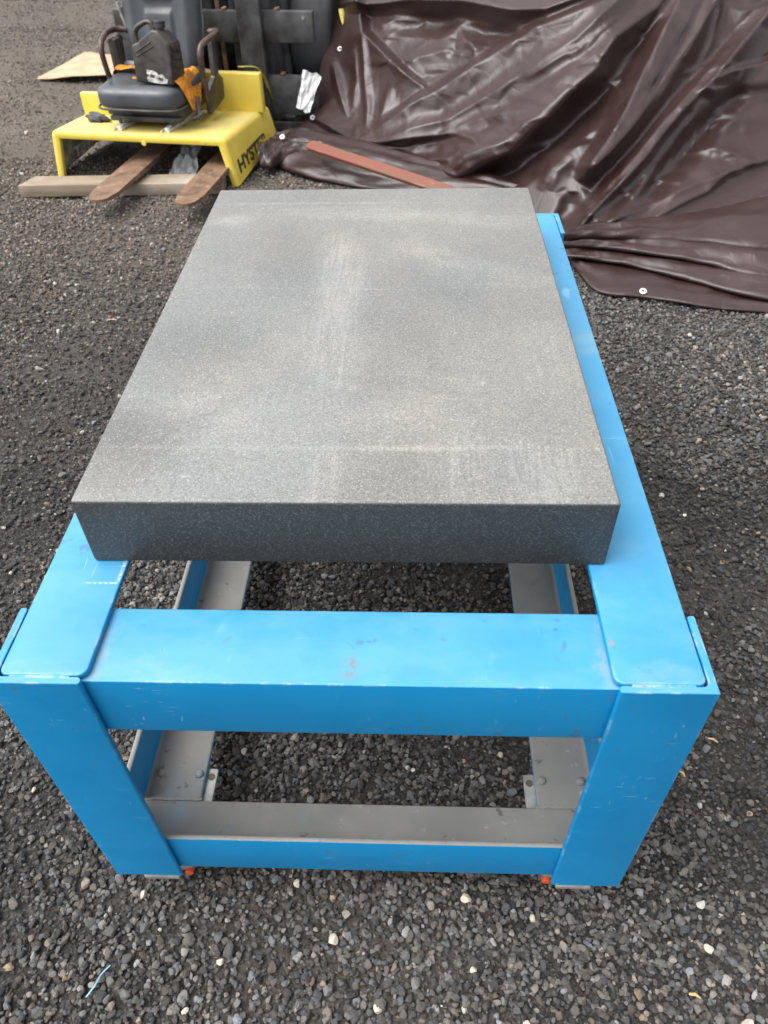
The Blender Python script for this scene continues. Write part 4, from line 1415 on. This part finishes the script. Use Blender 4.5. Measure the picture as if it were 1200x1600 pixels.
# gathered folds running off to the right of the stand
loft('gathered_fold', [(868, 362), (930, 350), (1000, 343), (1100, 326), (1200, 300), (1420, 254)], [(866, 374), (930, 372), (1000, 374), (1100, 380), (1200, 394), (1420, 400)],
     zlin(.09, .07), zlin(.10, .085), lambda c: .020 + .040 * c, 51, amp=.020)
loft('gathered_fold', [(866, 370), (930, 366), (1000, 366), (1100, 370), (1200, 380), (1420, 386)], [(872, 384), (930, 386), (1000, 396), (1100, 412), (1200, 436), (1420, 452)],
     zlin(.07, .05), zlin(.075, .055), lambda c: .016 + .030 * c, 52, amp=.020)
loft('gathered_fold', [(868, 376), (930, 378), (1000, 384), (1100, 396), (1200, 410), (1420, 430)], [(886, 402), (940, 408), (1000, 418), (1080, 438), (1200, 470), (1420, 490)],
     zlin(.04, .02), zlin(.045, .035), lambda c: .016 + .018 * c, 53, amp=.018)
loft('hem', [(876, 388), (935, 392), (1000, 404), (1100, 424), (1200, 440), (1420, 466)], [(895, 416), (935, 456), (1010, 466), (1100, 480), (1200, 489), (1420, 506)],
     zlin(.025, .012), zlin(.010, .010), lambda c: .010 + .010 * c, 54, curl=.25, amp=.012)
# tongue of cloth spread towards the hood
loft('hem', [(436, 208), (480, 200), (540, 214), (620, 236), (720, 262), (860, 300)], [(414, 240), (436, 262), (500, 282), (600, 298), (720, 312), (860, 336)],
     zlin(.09, .06), zlin(.012, .012), lambda c: .030 + .015 * np.sin(c * 9) ** 2, 55, curl=.35, amp=.030)
loft('gathered_fold', [(402, 226), (420, 218), (450, 214), (500, 220), (560, 240)], [(408, 262), (424, 262), (446, 250), (500, 244), (560, 262)],
     zlin(.10, .09), zlin(.03, .05), lambda c: .030 * (1 - .4 * c), 56, curl=.5, amp=.02)


def eyelet(pos, nrm):
    bm = bmesh.new()
    M = Matrix.Translation(Vector(pos) - Vector(ORG)) @ Vector(nrm).to_track_quat('Z', 'Y').to_matrix().to_4x4()
    lathe(bm, [(.0055, .001), (.0068, .0032), (.0105, .0034), (.0125, .0014), (.0128, -.001), (.0055, -.001), (.0055, .001)], 20, M)
    o = obj('eyelet', bm, ALU, tarp, 60)
    bm = bmesh.new(); lathe(bm, [(0, .0006), (.0058, .0006), (.0058, -.001), (0, -.001)], 14, M); obj('eyelet_hole', bm, BLACKPAINT, o)


def sheet_pt(px, py, off=.004):
    """nearest sheet vertex along the photo ray"""
    d_ = ray(px, py); d_ /= np.linalg.norm(d_)
    V = Pt[:, 4:].reshape(-1, 3); w = V - CAM_POS; tt = w @ d_
    r = np.linalg.norm(w - tt[:, None] * d_, axis=1)
    i = np.argmin(r + .02 * tt)
    return V[i] - d_ * off


eyelet(hit(1005, 455, .024), (0.0, -.35, 1))
for a, b in ((523, 76), (480, 184)):
    eyelet(sheet_pt(a + 8, b), (-.1, -.75, .65))
eyelet(hit(441, 214, .115), (-.1, -.6, .8))

# ------------------------------------------------------------------ red board on the cloth
a, b = hit(482, 226, .135), hit(716, 304, .095)
mid = (a + b) / 2; ln_ = float(np.linalg.norm(b - a)) / 2
bm = bmesh.new()
pl = rounded_poly([(-ln_, -.026), (ln_, -.026), (ln_, .026), (-ln_, .026)], [.022, .004, .004, .022], 5)
prism(bm, pl, -.009, .009, None, .002, 1)
red = obj('red_board', bm, REDWOOD, None, 40)
red.location = mid
red.rotation_euler = (R(22), math.asin((a[2] - b[2]) / (2 * ln_)), math.atan2(b[1] - a[1], b[0] - a[0]))
tag(red, 'narrow worn red painted wooden board lying on the brown tarpaulin', 'board')

# ------------------------------------------------------------------ small litter in the gravel
bm = bmesh.new()
tube(bm, smooth_path([(-.0, -.030, .004), (.004, -.008, .009), (.002, .010, .008), (.006, .030, .005)], 4), .0013, 6, squash=.4)
o = obj('blue_plastic_strip', bm, BLUEPL, None, 60); q = hit(152, 1532, .008)
o.location = (q[0], q[1], .006); o.scale = (.8, .8, .8); o.rotation_euler = (0, 0, R(-24))
tag(o, 'short light blue plastic strip lying in the gravel', 'plastic strip')
for px, py, lng, rz in ((174, 499, .034, 5), (1115, 1155, .018, -28), (1066, 1208, .014, -55), (1085, 1557, .016, -18)):
    bm = bmesh.new(); tube(bm, [(-lng / 2, 0, 0), (0, .002, .002), (lng / 2, 0, .0005)], [.0015, .0024, .0012], 6, squash=.6)
    o = obj('straw', bm, STRAW, None, 60); q = hit(px, py, .010)
    o.location = (q[0], q[1], float(ground_z(q[0], q[1])) + .015); o.rotation_euler = (0, 0, R(rz))
    tag(o, 'small tan straw sliver lying on the dark gravel', 'straw', 'straw slivers scattered on the gravel')
pm = []
for i in range(3):
    me = pebbles.objects[i * 3].data.copy(); me.name = 'pale_stone'; me.materials.clear(); me.materials.append(PALE); pm.append(me)
for i, (px, py, r_) in enumerate(((729, 1402, .0125), (463, 1378, .009), (222, 1393, .010), (520, 1465, .0125), (833, 1433, .008), (892, 1431, .007), (740, 1513, .008), (343, 1500, .008), (287, 1578, .008), (782, 1176, .0085), (380, 1170, .009), (50, 1230, .007), (15, 892, .006), (590, 1575, .010), (1170, 1600, .012), (825, 1600, .009), (40, 203, .020), (90, 515, .012), (145, 500, .010), (1110, 1482, .011))):
    o = bpy.data.objects.new('pale_stone', pm[i % 3]); COL.objects.link(o)
    q = hit(px, py, .012); o.location = (q[0], q[1], float(ground_z(q[0], q[1])) + .008 + r_ * .3)
    o.scale = (r_, r_ * .9, r_); o.rotation_euler = (random.uniform(-.3, .3), random.uniform(-.3, .3), random.uniform(0, 6))
    tag(o, 'pale tan pebble among the dark gravel', 'stone', 'pale pebbles scattered in the dark gravel')

bm = bmesh.new()
tube(bm, smooth_path([tuple(hy(533, 14, 4.05)), tuple(hy(537, 32, 4.02)), tuple(hy(543, 46, 3.99)), tuple(hy(546, 58, 4.0))], 5), .014, 8, squash=.35)
o = obj('yellow_webbing', bm, STRAP, None, 60)
tag(o, 'short yellow webbing end showing between the forklift tyre and the tarpaulin', 'webbing')
